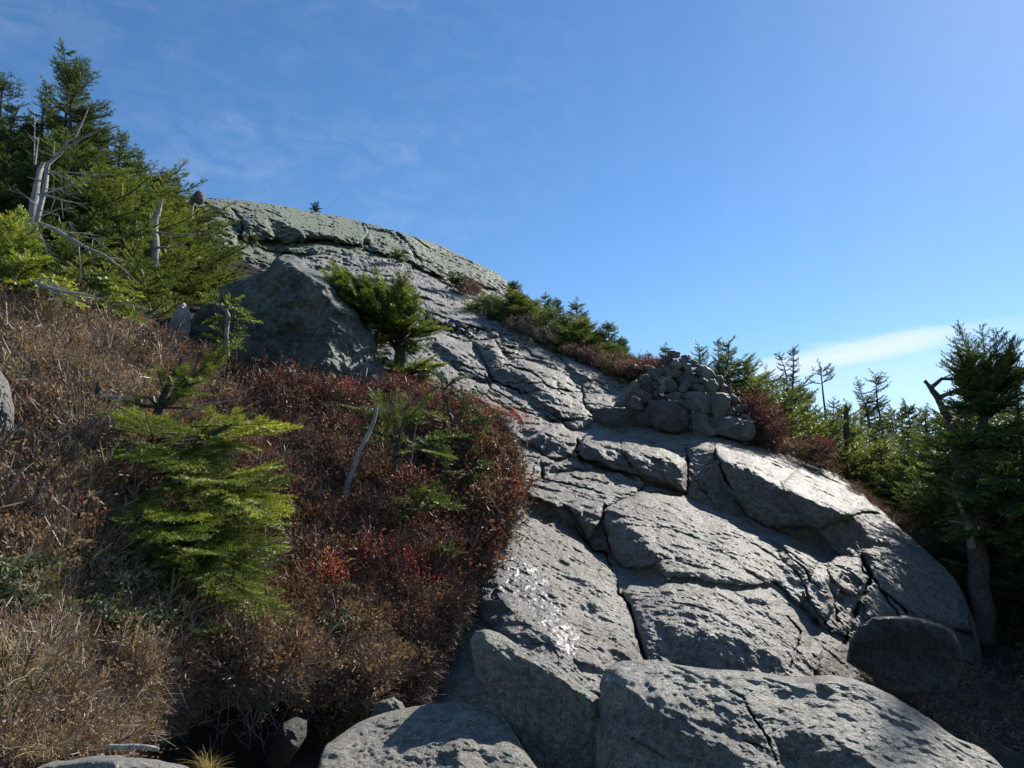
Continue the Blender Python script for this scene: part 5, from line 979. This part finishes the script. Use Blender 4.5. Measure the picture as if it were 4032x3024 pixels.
for j, (x, y, d, w, lab) in enumerate([(250,870,5.9,60,'yellow green fir sprig above the bare stub of the foreground fir'),(430,1385,4.0,46,'bright fir sprig low on the bank left of the middle'),(265,1365,3.75,44,'small mossy green fir sprig near the dry grass'),(560,1040,6.2,40,'fir sprig beside the tips of the foreground fir'),(120,1150,4.4,50,'fir sprig in the tan heath left of the foreground fir'),(750,1200,5.7,34,'dim fir sprig low in the dark red heath'),(960,1210,6.0,30,'tiny green sprig near the right edge of the bank'),(640,1330,4.8,36,'green sprig on the brow of the bank'),(300,770,6.8,46,'thin fir sprig before the pale half buried rock'),(420,1180,4.5,50,'fir sprig under the foreground fir')]):
    d -= .16; w *= 1.35; y -= 14
    custom_fir('fir_sapling', lab, fan(x, y+16, d, [(x-w*.6,y,0),(x+w*.7,y-4,0),(x-w*.2,y-12,.05),(x+w*.35,y-16,.05),(x+w*.4,y+8,.1)]), [([(x,y+30,d),(x,y,d)],[.008,.004])], Fv, lod=0, seed=60+j, tint=.4, jitter=1, fat=1.1, wood=.004)
# fir right of the huge boulder
bf = fan(860,760,9.6,[(720,590,.1),(760,610,0),(800,595,0),(850,610,0),(890,625,0),(780,650,.2),(830,640,.2),(900,650,.1),(740,640,.2)])+fan(865,740,9.5,[(955,715,.2),(930,700,.1),(900,690,.2),(790,700,.3),(810,740,.3),(920,750,.3),(880,770,.3),(840,690,.3)])+fan(870,820,9.3,[(930,800,.2),(940,770,.1),(810,780,.3),(830,830,.3),(910,840,.3),(880,800,.4),(800,830,.2),(940,830,.1),(905,870,.3),(835,870,.3),(960,790,0),(800,860,.3)])+fan(800,720,9.6,[(705,592,0),(725,640,.1),(750,690,.2),(775,735,.2),(740,610,0),(770,650,.2),(830,760,.3),(790,800,.3)]) + ([])+fan(850,680,9.7,[(700,580,0),(730,610,.1),(890,640,0),(880,600,0),(820,580,0),(760,640,.1)])
custom_fir('fir_tree', 'bright bushy fir pressed against the right side of the huge boulder', bf, [([(868,880,9.6),(866,780,9.6),(868,700,9.6),(850,620,9.7)],[.10,.09,.06,.02])], Fv, lod=1, seed=17, tint=.38, jitter=4, fat=1.15)
# little firs on dome ledges and on the sky line
for (x, y, d, w, lab) in [(858,556,25,36,'tiny fir on a ledge of the dome'),(985,608,22,40,'small yellowish fir growing in the crack of the slope'),(682,452,36,20,'lone tiny fir on the sky line of the dome'),(545,520,24,16,'tiny green tuft in a crack low on the dome')]:
    custom_fir('fir_sapling', lab, fan(x, y+8, d, [(x-w*.5,y,0),(x+w*.5,y,0),(x-w*.3,y-8,0),(x+w*.3,y-9,0),(x,y-10,.1),(x+w*.4,y+6,.2),(x-w*.4,y+8,.2)]), [([(x,y+14,d),(x,y,d)],[.05,.02])], Fv, lod=2, seed=int(x), tint=.25, jitter=2, mat=M_NEEDLE)

# ------------------------------------------------------------------ firs along the ridge and the forest right of the cairn
G2 = 'small firs along the ridge'
ridge = [('farfir',0,(1108,612),19.5,1.5,'dark fir with a one sided top where the slope meets the dome'),('farfir',1,(1128,640),18.8,1.2,None),('farfir',2,(1060,640),20.5,1.1,None),('farfir',1,(1178,640),22,1.5,'left one of two round topped fir tips above the ridge'),('farfir',0,(1203,650),22,1.4,'right one of two round topped fir tips above the ridge'),
  ('farfir',1,(1246,655),19,1.7,'thin open topped fir sticking up behind the ridge'),('farfir',2,(1150,680),18,1.1,None),('farfir',2,(1200,700),17.5,1.2,None),('farfir',2,(1250,700),17.5,1.3,None),('farfir',0,(1312,702),16.8,1.5,'fir with a narrow spire at the lower end of the ridge'),('farfir',2,(1290,722),16.8,1.2,None),
  ('farfir',2,(1225,735),16.5,1.0,None),('farfir',2,(1330,750),16.2,1.1,None),('farfir',1,(1400,765),15.5,.9,'thin feathery fir left of the cairn against the sky'),('farfir',1,(1438,750),15.4,1.1,'bare topped fir tip right behind the left shoulder of the cairn'),('farfir',2,(1370,775),15.6,.9,None),('farfir',2,(1170,720),17,.8,None),('farfir',2,(1270,765),16,.8,None),
  ('farfir',2,(1090,665),19.5,.9,None),('farfir',0,(1345,735),16.6,1.2,None),('farfir',2,(1300,760),16,.8,None),('farfir',2,(1460,790),15,.8,None)]
for j in range(15):
    t = j/14; rx = 1040+t*330; ry = np.interp(rx, [1040,1100,1180,1250,1300,1340,1370], [652,640,662,695,722,760,785])
    ridge.append(('bushy', j % 3, (rx+6*math.sin(j*5), ry+5*math.cos(j*3)), 20.3-4.7*t, .85, None))
    if j % 2: ridge.append(('bushy', (j+1) % 3, (rx-8, ry+24), 19.3-4.2*t, .7, None))
for i, (kd, k, xy, d, H, lab) in enumerate(ridge):
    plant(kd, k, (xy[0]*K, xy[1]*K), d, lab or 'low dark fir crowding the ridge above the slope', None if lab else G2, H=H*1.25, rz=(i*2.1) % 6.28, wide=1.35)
G3 = 'firs filling the forest beyond the cairn'
forest = [('dense',1,(1575,742),13.6,'broad fir right behind the cairn with upturned tips'),('dense',0,(1510,755),14.2,'fir peeking over the left of the cairn top'),('bushy',2,(1610,790),13.4,None),('bushy',0,(1655,815),14,None),
  ('spire',1,(1772,792),17,'narrow fir with a tufted top like a bottle brush'),('spire',0,(1853,828),17.5,'left one of a pair of dark tufted spires over the forest'),('spire',1,(1890,812),17,'right one of a pair of dark tufted spires, with flat tiers'),
  ('dense',2,(1720,840),16,None),('dense',0,(1800,870),16,None),('dense',1,(1690,870),14.5,None),('bushy',1,(1760,900),14,None),('bushy',2,(1840,920),14.5,None),('dense',2,(1900,905),15,None),('farfir',0,(1960,880),19,None),('farfir',2,(1930,890),20,None),
  ('dense',1,(2000,885),13.5,'fir with fingerlike sunlit boughs beside the bare forked tree'),('dense',0,(1960,930),12.5,None),('bushy',0,(1900,960),12.8,None),('bushy',1,(1810,980),12.8,None),('bushy',2,(1870,1020),12.4,None),('bushy',0,(1760,950),13.0,None),('bushy',1,(1950,1010),11.8,None),('bushy',2,(1990,1060),11.0,None),('bushy',0,(2040,1000),10.8,None),
  ('dense',2,(2050,890),15,None),('dense',0,(2110,860),16,None),('dense',1,(2190,840),14,None),('bushy',1,(2010,1130),10.4,None),('bushy',2,(1950,1100),11.2,None),('bushy',0,(2060,1120),9.8,None),('farfir',2,(1640,830),22,None),('farfir',0,(1740,850),22,None),('farfir',2,(1830,880),23,None),('farfir',0,(1870,880),24,None),('farfir',1,(1990,900),24,None),('farfir',0,(2080,880),24,None),('farfir',2,(2150,900),22,None),
  ('bushy',1,(2230,980),9.5,None),('dense',0,(2260,820),11,None),('bushy',2,(2170,1000),10.5,None),('bushy',0,(2230,1150),8.6,None),('farfir',2,(2240,860),22,None),('bushy',0,(1700,910),13.2,None),('farfir',2,(1560,800),17,None),
  ('bushy',2,(2090,960),9.7,None),('bushy',0,(2160,1080),9.4,None),('dense',1,(2150,890),10.2,'dark fir crown crowding behind the thick shaded trunk'),('bushy',1,(2040,1180),9.9,None),('bushy',2,(2210,1180),9.2,None),('dense',2,(2290,900),9.3,None),('bushy',0,(1880,1080),11.8,None),('bushy',1,(1920,1150),10.9,None),
  ('bushy',2,(1720,960),12.9,None),('bushy',0,(1790,1010),12.5,None),('bushy',1,(1980,1210),10.3,None),('bushy',2,(1850,990),13.2,None),('bushy',0,(1690,930),13.4,None),('dense',0,(1560,770),13.9,None),('bushy',1,(1640,850),13.7,None),('bushy',2,(2100,1240),9.3,None),('bushy',2,(2190,1270),8.9,None),('dense',2,(2195,790),8.9,None),('bushy',1,(2060,900),9.9,None),('bushy',0,(2020,940),10.2,None),('dense',2,(2095,880),10.0,None),('dense',1,(2080,850),9.4,None)]
for i, (kd, k, xy, d, lab) in enumerate(forest):
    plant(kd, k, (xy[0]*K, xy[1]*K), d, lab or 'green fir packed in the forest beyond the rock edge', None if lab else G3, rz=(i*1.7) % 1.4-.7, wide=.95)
for x, y, d, H, lab in [(1683,768,15.5,2.6,'left one of two nearly bare spiky poles over the forest'),(1713,757,15.3,2.8,'taller right one of two nearly bare spiky poles over the forest'),(1550,738,14.2,2.2,'dark spiky tip poking up behind the fir by the cairn')]:
    plant('bare', 0, (x*K, y*K), d, lab, H=H, rz=x, wide=1.0)
dead_tree('dead_tree', 'thin broken grey pole standing in the middle of the forest', 'dead tree', [(1075,950,13.5),(1062,780,13.5),(1055,720,13.5),(1058,655,13.5)], [.055,.05,.035,.012], [[(1062,740,13.5),(1078,735,13.5),(1082,720,13.5),.02]], R4, mat=M_BARK, seed=20)
dead_tree('dead_tree', 'bare forked dead branch reaching up from the big right fir', 'dead tree', [(1760,860,8.9),(1740,760,8.9),(1690,680,8.9),(1650,600,8.9),(1605,535,8.9),(1570,492,8.9)], [.06,.048,.04,.034,.028,.014], [[(1655,605,8.9),(1740,570,8.85),(1800,545,8.8),(1890,540,8.8),.03],[(1610,540,8.9),(1680,480,8.9),(1760,485,8.85),(1850,465,8.8),.028]], R4, mat=M_BARK, seed=21)
# big fir at the right edge
rb = fan(2130,900,8.8,[(2082,760,.1),(2100,705,0),(2145,702,0),(2120,730,0),(2190,730,.1),(2210,790,.2),(2160,760,.1),(2200,760,.1),(2110,800,.2),(2060,740,.1),(2180,800,.2),(2070,800,.1)],lift=0)+fan(2140,900,8.7,[(2060,835,.2),(2080,870,.3),(2050,880,.3),(2220,850,.3),(2190,870,.4),(2110,860,.4),(2150,850,.4)])+\
  fan(2150,960,8.6,[(2040,930,.3),(2080,960,.5),(2060,1000,.5),(2220,920,.6),(2230,980,.6),(2170,940,.7),(2120,980,.7),(2030,970,.3)])+fan(2150,1060,8.5,[(2020,1040,.3),(2060,1080,.5),(2100,1050,.7),(2240,1060,.6),(2200,1100,.7),(2080,1120,.5),(2180,1030,.8)])+fan(2150,1160,8.4,[(2060,1170,.3),(2240,1150,.5),(2220,1210,.6),(2190,1180,.7)])
custom_fir('fir_tree', 'big dark fir with a thick shaded trunk and upswept leaders at the right edge', rb,
  [([(2140,1440,8.3),(2122,1370,8.3),(2126,1320,8.3),(2112,1260,8.37),(2116,1220,8.4),(2108,1180,8.4),(2100,1060,8.5),(2115,960,8.6),(2130,880,8.7),(2140,760,8.8)],[.165,.13,.118,.112,.106,.10,.085,.065,.04,.012])], Fv, lod=1, seed=31, tint=.25, jitter=4, mat=M_NEEDLE, width=.36, wood=.014,
  dead=[[(2100,1140,8.3),(2080,1130,8.1),(2050,1125,8.0),.03],[(2100,1180,8.3),(2085,1120,8.1),(2060,1060,8.0),.045]])

for x, y, d in [(2420,760,9.0),(2560,700,10.5),(2380,900,7.6),(2480,860,8.2),(2700,700,9.0)]:
    plant('dense', int(x) % 3, (x*K, y*K), d, 'fir standing past the right edge that shades the dark hollow', 'firs shading the hollow', rz=x, wide=1.25)
for j, (x, y, z) in enumerate([(10.2,13.3,9.6),(11.6,13.4,9.5),(9.6,11.2,8.4),(8.6,9.4,7.4),(7.6,8.0,6.6),(9.3,12.0,9.2),(8.9,11.0,8.0)]):
    H_ = z-float(ground(x, y)); e = copy_tree(protos[('dense', j % 3)], np.array([x, y, z-H_]), j*1.1, (1.15, 1.15, H_/3.2), 'tall fir standing past the right edge that shades the dark hollow', 'tall firs shading the hollow')
# ------------------------------------------------------------------ heath: twigs, leaves and grasses that nobody could count
def heath_clump(rng, n=7, h=.22, fine=1.0):
    ps = []; tips = []
    def rib(a, b, w):
        d = b-a; s = np.cross(d, rng.normal(0, 1, 3)); s /= np.linalg.norm(s)+1e-9; ps.append([a-s*w, a+s*w, b+s*w*.6, b-s*w*.6])
    for _ in range(n):
        a = rng.normal(0, .035, 3)*[1, 1, 0]; d = np.array([rng.normal(0, .45), rng.normal(0, .45), 1.]); d /= np.linalg.norm(d); L_ = h*rng.uniform(.6, 1.15); m = a+d*L_*.45
        rib(a, m, .0024*fine)
        for k in range(rng.integers(2, 4)):
            d2 = d+rng.normal(0, .42, 3)*[1, 1, .5]; d2 /= np.linalg.norm(d2); e = m+d2*L_*rng.uniform(.3, .55); rib(m, e, .0019*fine)
            for q in range(rng.integers(1, 4)):
                d3 = d2+rng.normal(0, .5, 3); d3[2] = abs(d3[2]); d3 /= np.linalg.norm(d3); s_ = rng.uniform(.3, .95); b = m+(e-m)*s_; t = b+d3*L_*rng.uniform(.14, .30); rib(b, t, .0015*fine); tips.append((t, d3)); tips.append((b+(t-b)*.5, d3))
    return np.array(ps).reshape(-1, 3), np.arange(len(ps)*4).reshape(-1, 4), tips
rc = np.random.default_rng(9); CL = [heath_clump(rc) for _ in range(10)]
def leaf_tmpl(rng, clump, frac, ln=.026, wd=.013):
    v = []
    for t, d in clump[2]:
        if rng.random() > frac: continue
        dd = d+rng.normal(0, .6, 3); dd /= np.linalg.norm(dd); s = np.cross(dd, rng.normal(0, 1, 3)); s /= np.linalg.norm(s); l = ln*rng.uniform(.7, 1.2); w = wd*rng.uniform(.8, 1.1)
        up = np.cross(s, dd)*l*.12; v += [t, t+dd*l*.5-s*w/2+up, t+dd*l, t+dd*l*.5+s*w/2+up]
    return np.array(v).reshape(-1, 3), np.arange(len(v)).reshape(-1, 4)
LV = [leaf_tmpl(rc, c, .75) for c in CL]
def whorl_tmpl(rng):       # labrador tea: whorl of narrow drooping leaves
    v = []
    for k in range(9):
        a = k/9*6.28+rng.uniform(-.2, .2); el = rng.uniform(-.5, .7); d = np.array([math.cos(a)*math.cos(el), math.sin(a)*math.cos(el), math.sin(el)]); s = np.cross(d, [0, 0, 1.]); s /= np.linalg.norm(s); l = .055*rng.uniform(.7, 1.1)
        v += [d*.003, d*l*.5-s*.008+[0, 0, .004], d*l+[0, 0, -.006], d*l*.5+s*.0055+[0, 0, .004]]
    return np.array(v), np.arange(len(v)).reshape(-1, 4)
WH = [whorl_tmpl(rc) for _ in range(5)]
def grass_tmpl(rng, n=26, h=.28, lean=(0, 0)):
    v = []
    for _ in range(n):
        a = rng.normal(0, .03, 3)*[1, 1, 0]; d = np.array([rng.normal(lean[0], .45), rng.normal(lean[1], .45), 1.]); d /= np.linalg.norm(d); L_ = h*rng.uniform(.5, 1.2); s = np.cross(d, rng.normal(0, 1, 3)); s /= np.linalg.norm(s); w = .0016; o = np.array([d[0], d[1], -.35])*L_
        p = [a, a+d*L_*.4, a+d*L_*.75+o*.18, a+d*L_+o*.45]
        for i in range(3): v += [p[i]-s*w, p[i]+s*w, p[i+1]+s*w*(.8-.25*i), p[i+1]-s*w*(.8-.25*i)]
    return np.array(v), np.arange(len(v)).reshape(-1, 4)
def rots(rng, n, up, tilt=.25):
    z = up+rng.normal(0, tilt, (n, 3)); z /= np.linalg.norm(z, axis=1)[:, None]; a = rng.uniform(0, 6.28, n); h = np.stack([np.cos(a), np.sin(a), 0*a], -1); x = np.cross(h, z); x /= np.linalg.norm(x, axis=1)[:, None]
    return np.stack([x, np.cross(z, x), z], -1)
def on_hill(rng, n, poly):
    xs = [p[0] for p in poly]; ys = [p[1] for p in poly]; X = rng.uniform(min(xs), max(xs), n*3); Y = rng.uniform(min(ys), max(ys), n*3)
    ex = np.interp(Y, [p[1] for p in hedge], [p[0] for p in hedge]); m = inpoly(X, Y, poly) & (X < ex+1); X, Y = X[m][:n], Y[m][:n]
    return X, Y, P3(X, Y, hill_d(X, Y))
def stuff(name, label, tmpl, pos, rot, scl, tint, mat, kind='stuff', cat=None, parent=None):
    v, f, t = scatter(tmpl, pos, rot, scl, tint); o = obj(name, mesh(name, v, f, mat, {'tint': t}, smooth=False), parent); 
    if parent is None: tag(o, label, cat, kind=kind)
    return o
rh = np.random.default_rng(21)
allh = Fv([(-200,640),(60,640),(240,690),(400,770),(560,800),(640,850),(900,850),(1040,890),(1110,960),(1110,1100),(1060,1230),(1000,1300),(930,1400),(895,1500),(780,1535),(600,1520),(430,1525),(360,1600),(200,1640),(-200,1690)])
X, Y, Pp = on_hill(rh, 10500, allh); n = len(X); nz = fbm(np.stack([X/45, Y/45, X*0], -1), 3, 91)
fx, fy = X/K, Y/K
tan = .06+np.clip(1.0-np.clip((fx-250)/380, 0, 1)-np.clip((fy-1050)/250, 0, 1)*.55, 0, 1)*.42+np.clip((fy-1280)/150, 0, 1)*.28
tw = .36+1.25*tan+.16*nz+rh.normal(0, .08, n); rot = rots(rh, n, np.array([.12, -.22, 1.]), .3)
sz = rh.uniform(.75, 1.25, n)*np.where(fy > 1250, .75, 1.0); sz = sz*(.95+.45*fbm(np.stack([X/26, Y/18, X*0+4], -1), 2, 93))*(1+.25*np.clip((fx-950)/100, 0, 1))
Pq = Pp-np.array([0, 0, .03])
stuff('heath_shrubs', 'dense leafless brown and reddish heath covering the bank', [(c[0], c[1]) for c in CL], Pq, rot, sz, tw, M_TWIG, cat='heath')
red = np.clip(.15+.8*nz+np.clip((fx-500)/500, 0, 1)*.35+.25*np.exp(-((fx-1000)/130)**2-((fy-1100)/120)**2)-.45*np.clip((450-fx)/300, 0, 1)-np.clip((fy-1250)/200, 0, 1)*.25, .06, .9)
keep = rh.random(n) < np.clip(red*.6+.5, 0, .97)
lf = np.clip((520-fx)/320, 0, 1)+np.clip((fy-1260)/150, 0, 1)*.8
tl = np.clip((.12+.22*rh.random(n))*(1-.8*np.clip(lf, 0, 1))+.22*np.clip(nz+.2, 0, 1)*(1-.7*np.clip(lf, 0, 1))+.25*(rh.random(n) < .10)+.3*(rh.random(n) < .04), 0, 1)
ne = 900; ye = rh.uniform(860, 1530, ne)*K; xe = np.interp(ye, [a[1] for a in hedge], [a[0] for a in hedge])-rh.uniform(-1, 9, ne); Pe = P3(xe, ye, hill_d(xe, ye)-.02)
stuff('heath_fringe', 'dark reddish heath twigs leaning out over the rock at the edge of the bank', [(c[0], c[1]) for c in CL], Pe, rots(rh, ne, np.array([.75, -.35, .55]), .35), rh.uniform(.5, 1.05, ne), rh.normal(.22, .1, ne), M_TWIG, cat='heath')
nb_ = 520; Xb, Yb, Pb = on_hill(rh, nb_, allh); nb_ = len(Xb)
BC = [heath_clump(rc, 5, .40, 2.0) for _ in range(5)]
stuff('woody_stems', 'taller bare woody stems rising out of the heath', [(c[0], c[1]) for c in BC], Pb, rots(rh, nb_, np.array([.2, -.2, 1.]), .35), rh.uniform(.6, 1.15, nb_)*np.where(Yb/K > 1250, .7, 1), rh.normal(.55, .18, nb_), M_TWIG, cat='stems')
stuff('heath_leaves', 'small dull red and copper leaves clinging to the heath twigs', LV, Pq[keep], rot[keep], sz[keep], tl[keep], M_LEAF, cat='leaves')
# brighter red leafy patches
spots = Fv([(100,900),(880,845),(1000,905),(1045,950),(505,985),(960,1180),(690,1265),(735,860),(970,885),(30,1060),(1020,1000),(930,870),(940,1240),(330,1080),(860,1240),(1080,920)])
sp, st, sr, ss = [], [], [], []
for j, (x, y) in enumerate(spots):
    m_ = 13; xx = x+rh.normal(0, 9, m_); yy = y+rh.normal(0, 6, m_); q = P3(xx, yy, hill_d(xx, yy)-.02); sp.append(q); st.append(np.clip(rh.normal(.62 if j % 3 else .72, .10, m_), 0, 1)); sr.append(rots(rh, m_, np.array([.1, -.2, 1.]), .4)); ss.append(rh.uniform(.8, 1.1, m_))
stuff('blueberry_leaves', 'scattered patches of scarlet leaves glowing in the heath', LV, np.concatenate(sp), np.concatenate(sr), np.concatenate(ss), np.concatenate(st), M_LEAF, cat='leaves')
# grey green leathery leaves low on the bank
tea = Fv([(-60,700),(200,900),(180,1180),(350,1180),(420,1250),(600,1280),(750,1330),(800,1420),(600,1440),(300,1450),(0,1400),(-60,1200)])
X, Y, Pt = on_hill(rh, 2600, tea); nz2 = fbm(np.stack([X/22, Y/22, X*0], -1), 3, 95); m = nz2 > .12; Pt = Pt[m]+np.array([0, 0, 1.])*rh.uniform(.08, .24, m.sum())[:, None]; n = len(Pt)
stuff('labrador_tea', 'grey green leathery leaved shrublets low on the bank', WH, Pt, rots(rh, n, np.array([.1, -.5, .8]), .4), rh.uniform(.7, 1.1, n), rh.uniform(.15, 1, n), M_TEA, cat='shrublets')
X, Y, Pg = on_hill(rh, 3000, allh); nz3 = fbm(np.stack([X/18, Y/14, X*0], -1), 3, 97); m = nz3 > .32; Pg = Pg[m]+np.array([0, 0, 1.])*rh.uniform(.06, .17, m.sum())[:, None]; n = len(Pg)
stuff('cranberry_leaves', 'small olive green leaves showing in patches through the heath', WH, Pg, rots(rh, n, np.array([.1, -.4, .9]), .4), rh.uniform(.4, .7, n), rh.uniform(.1, .8, n), leafmat('olive leaves', [(0, (.05, .06, .02)), (.5, (.11, .13, .035)), (1, (.20, .20, .05))], .25), cat='leaves')
# roots and litter hanging over the hollow
rt = []
for _ in range(420):
    x, y = rh.uniform(150, 890), rh.uniform(1430, 1590); p = P3(x*K, y*K, float(hill_d(np.array(x*K), np.array(y*K)))-.03); d = rh.normal(0, 1, 3)*[1, .3, .7]; d /= np.linalg.norm(d); L_ = rh.uniform(.04, .22); q = p+d*L_*.5+rh.normal(0, .02, 3); rt.append(([p, q, q+(d+[0, 0, -.5])*L_*.4], [.0028, .002, .001]))
v, f = tubes(rt, 4); tag(obj('roots', mesh('roots', v, f, M_DEAD)), 'tangle of thin pale roots hanging over the dark hollow', 'roots', kind='stuff')
# moss at the edge where heath meets rock
X = np.interp(np.linspace(1150, 1600, 900)*K, [p[1] for p in hedge], [p[0] for p in hedge])-rh.uniform(0, 20, 900); Y = np.linspace(1150, 1600, 900)*K
Pm = P3(X, Y, hill_d(X, Y)-.02); stuff('moss', 'ragged brown and olive moss fringe where the bank meets the rock', [grass_tmpl(rh, 14, .07) for _ in range(4)], Pm, rots(rh, 900, np.array([.4, -.4, .3]), .6), rh.uniform(.7, 1.3, 900), rh.uniform(0, 1, 900), leafmat('moss fringe', [(0, (.05, .04, .012)), (.5, (.10, .075, .03)), (1, (.12, .13, .03))], .2), cat='moss')
# twigs of heath hugging the ridge soil and the right hand ground
def patch(name, label, pts, cnt, spread, tint, d_, leaf=None, size=1.0, cat='shrub', kind=None, up=(0, 0, 1.), seed=0):
    """one low shrub: an Empty with stems and leaves under it"""
    r = np.random.default_rng(seed); t = r.uniform(0, len(pts)-1, cnt); I = np.arange(len(pts)); cx = np.interp(t, I, [p[0] for p in pts])+r.normal(0, spread[0], cnt); cy = np.interp(t, I, [p[1] for p in pts])+r.normal(0, spread[1], cnt); dd = np.interp(t, I, [p[2] for p in pts])+r.normal(0, d_, cnt)
    pos = P3(cx*K, cy*K, dd); ro = rots(r, cnt, np.array(up), .35); sz = size*r.uniform(.8, 1.2, cnt); org = pos.mean(0); 
    e = bpy.data.objects.new(name, None); S.collection.objects.link(e); e.location = org; tag(e, label, cat, kind=kind); fc = [(c[0], c[1]) for c in CL]
    v, f, tt = scatter(fc, pos-org, ro, sz, r.normal(tint, .1, cnt)); obj('stems', mesh('stems', v, f, M_TWIG, {'tint': tt}, smooth=False), e)
    if leaf is not None:
        v, f, tt = scatter(LV, pos-org, ro, sz, np.clip(r.normal(leaf[0], leaf[1], cnt), 0, 1)); obj('leaves', mesh('leaves', v, f, M_LEAF, {'tint': tt}, smooth=False), e)
    return e
patch('blueberry_bush', 'bright red bush clinging to the right foot of the cairn', [(1622,885,12.3),(1650,925,12.2),(1672,955,12.0)], 260, (14, 14), .2, .25, leaf=(.60, .08), size=.9, seed=1)
patch('blueberry_bush', 'dark heath bush with few leaves hugging the slab edge below the red bush', [(1640,950,12.2),(1700,975,12.0),(1750,990,11.8),(1800,1020,11.5)], 260, (16, 8), .08, .25, leaf=(.05, .08), size=.65, seed=2)
patch('blueberry_bush', 'small red topped bush farther down the slab edge', [(1762,965,12.0),(1785,985,11.8)], 90, (9, 8), .15, .2, leaf=(.5, .1), size=.7, seed=3)
patch('blueberry_bush', 'low red shrub left of the cairn where the slope meets the firs', [(1352,808,15.0),(1400,800,14.8),(1440,795,14.6)], 170, (16, 6), .2, .25, leaf=(.58, .08), size=.8, seed=4)
patch('blueberry_bush', 'brown leafless shrub on the brow of the slope under the ridge firs', [(1110,706,18),(1150,718,17.4),(1185,738,16.8)], 150, (15, 9), .42, .3, leaf=None, size=1.1, seed=5)
patch('blueberry_bush', 'straggling brown shrub line below the lowest ridge firs', [(1230,760,16.2),(1290,780,15.8),(1340,800,15.3),(1380,815,15.0)], 260, (16, 6), .36, .3, leaf=(.05, .1), size=.9, seed=6)
patch('blueberry_bush', 'reddish shrub in the crack below the dome', [(995,625,22.5),(1030,638,21.8)], 80, (12, 6), .3, .3, leaf=(.3, .1), size=1.3, seed=7)
patch('blueberry_bush', 'thin orange brown shrub line along the lower slab edge', [(1835,1055,11.0),(1870,1085,10.8),(1905,1115,10.5)], 130, (8, 6), .55, .1, leaf=(.4, .1), size=.45, seed=8)
patch('blueberry_bush', 'dark root matted shrub hanging on the back edge of the shaded block', [(1920,1120,10.4),(1980,1160,10.0),(2040,1220,9.6),(2080,1260,9.2)], 300, (14, 8), .05, .2, leaf=(.0, .05), size=.5, seed=9)
# fallen needles, leaves and bits of twig on the shaded soil
nl_ = 2600; xl = rh.uniform(1.5, 7.5, nl_); yl = rh.uniform(3.2, 9.5, nl_); pl_ = np.stack([xl, yl, ground(xl, yl)+.12*0+.0], -1); pz = np.stack([xl, yl, ground(xl, yl)], -1); pl_[:, 2] += .12*fbm(pz*1.3, 4, 5)-.05
stuff('leaf_litter', 'pale fallen leaves and twigs strewn on the dark soil by the rocks', [LV[i] for i in range(4)], pl_, rots(rh, nl_, np.array([0, 0, 1.]), .9), rh.uniform(.5, 1.1, nl_), rh.uniform(0, .2, nl_), M_LEAF, cat='litter')
# dry grass tufts
GT = [grass_tmpl(rh, 26, .30, (.35, -.1)) for _ in range(4)]
def tuft(label, px, py, d, n, r, s, t0, lean):
    rr = np.random.default_rng(int(px)+107); c = FP(px, py, d); pos = c+rr.normal(0, r, (n, 3))*[1, .6, .35]; v, f, t = scatter(GT, pos-c, rots(rr, n, np.array(lean), .25), s*rr.uniform(.8, 1.2, n), rr.normal(t0, .1, n))
    o = obj('grass_tuft', mesh('grass_tuft', v, f, M_GRASS, {'tint': t}, smooth=False)); o.location = c; tag(o, label, 'grass tuft')
tuft('big dry straw coloured grass tuft at the left edge', -45, 1500, 2.85, 22, .12, .8, .5, (.55, -.25, .6))
tuft('smaller straw grass tuft near the bottom corner', 30, 1625, 2.55, 7, .04, .42, .55, (.35, -.2, .8))
tuft('yellow grass tuft at the bottom of the dark hollow', 455, 1665, 2.9, 5, .025, .30, 1.0, (.05, -.1, 1))
def stick(label, pts, r, mat=M_DEAD):
    p = np.array([FP(*q) for q in pts]); s = np.linspace(0, len(p)-1, 12); q = np.array([np.interp(s, np.arange(len(p)), p[:, k]) for k in range(3)]).T; q += .004*vnoise(q*9, 4)[:, None]
    v, f = tubes([(q, np.r_[.3*r, np.full(10, r), .5*r])], 7); org = q[0]; o = obj('stick', mesh('stick', v-org, f, mat)); o.location = org; tag(o, label, 'stick')
stick('bleached white stick lying just above the pale bottom rock', [(228,1611,2.6),(285,1613,2.6),(343,1621,2.6)], .009, M_PALE)
stick('thin curved grey stick below the heath at the edge of the hollow', [(955,1380,4.9),(975,1420,4.6),(982,1475,4.55)], .006) if 0 else None
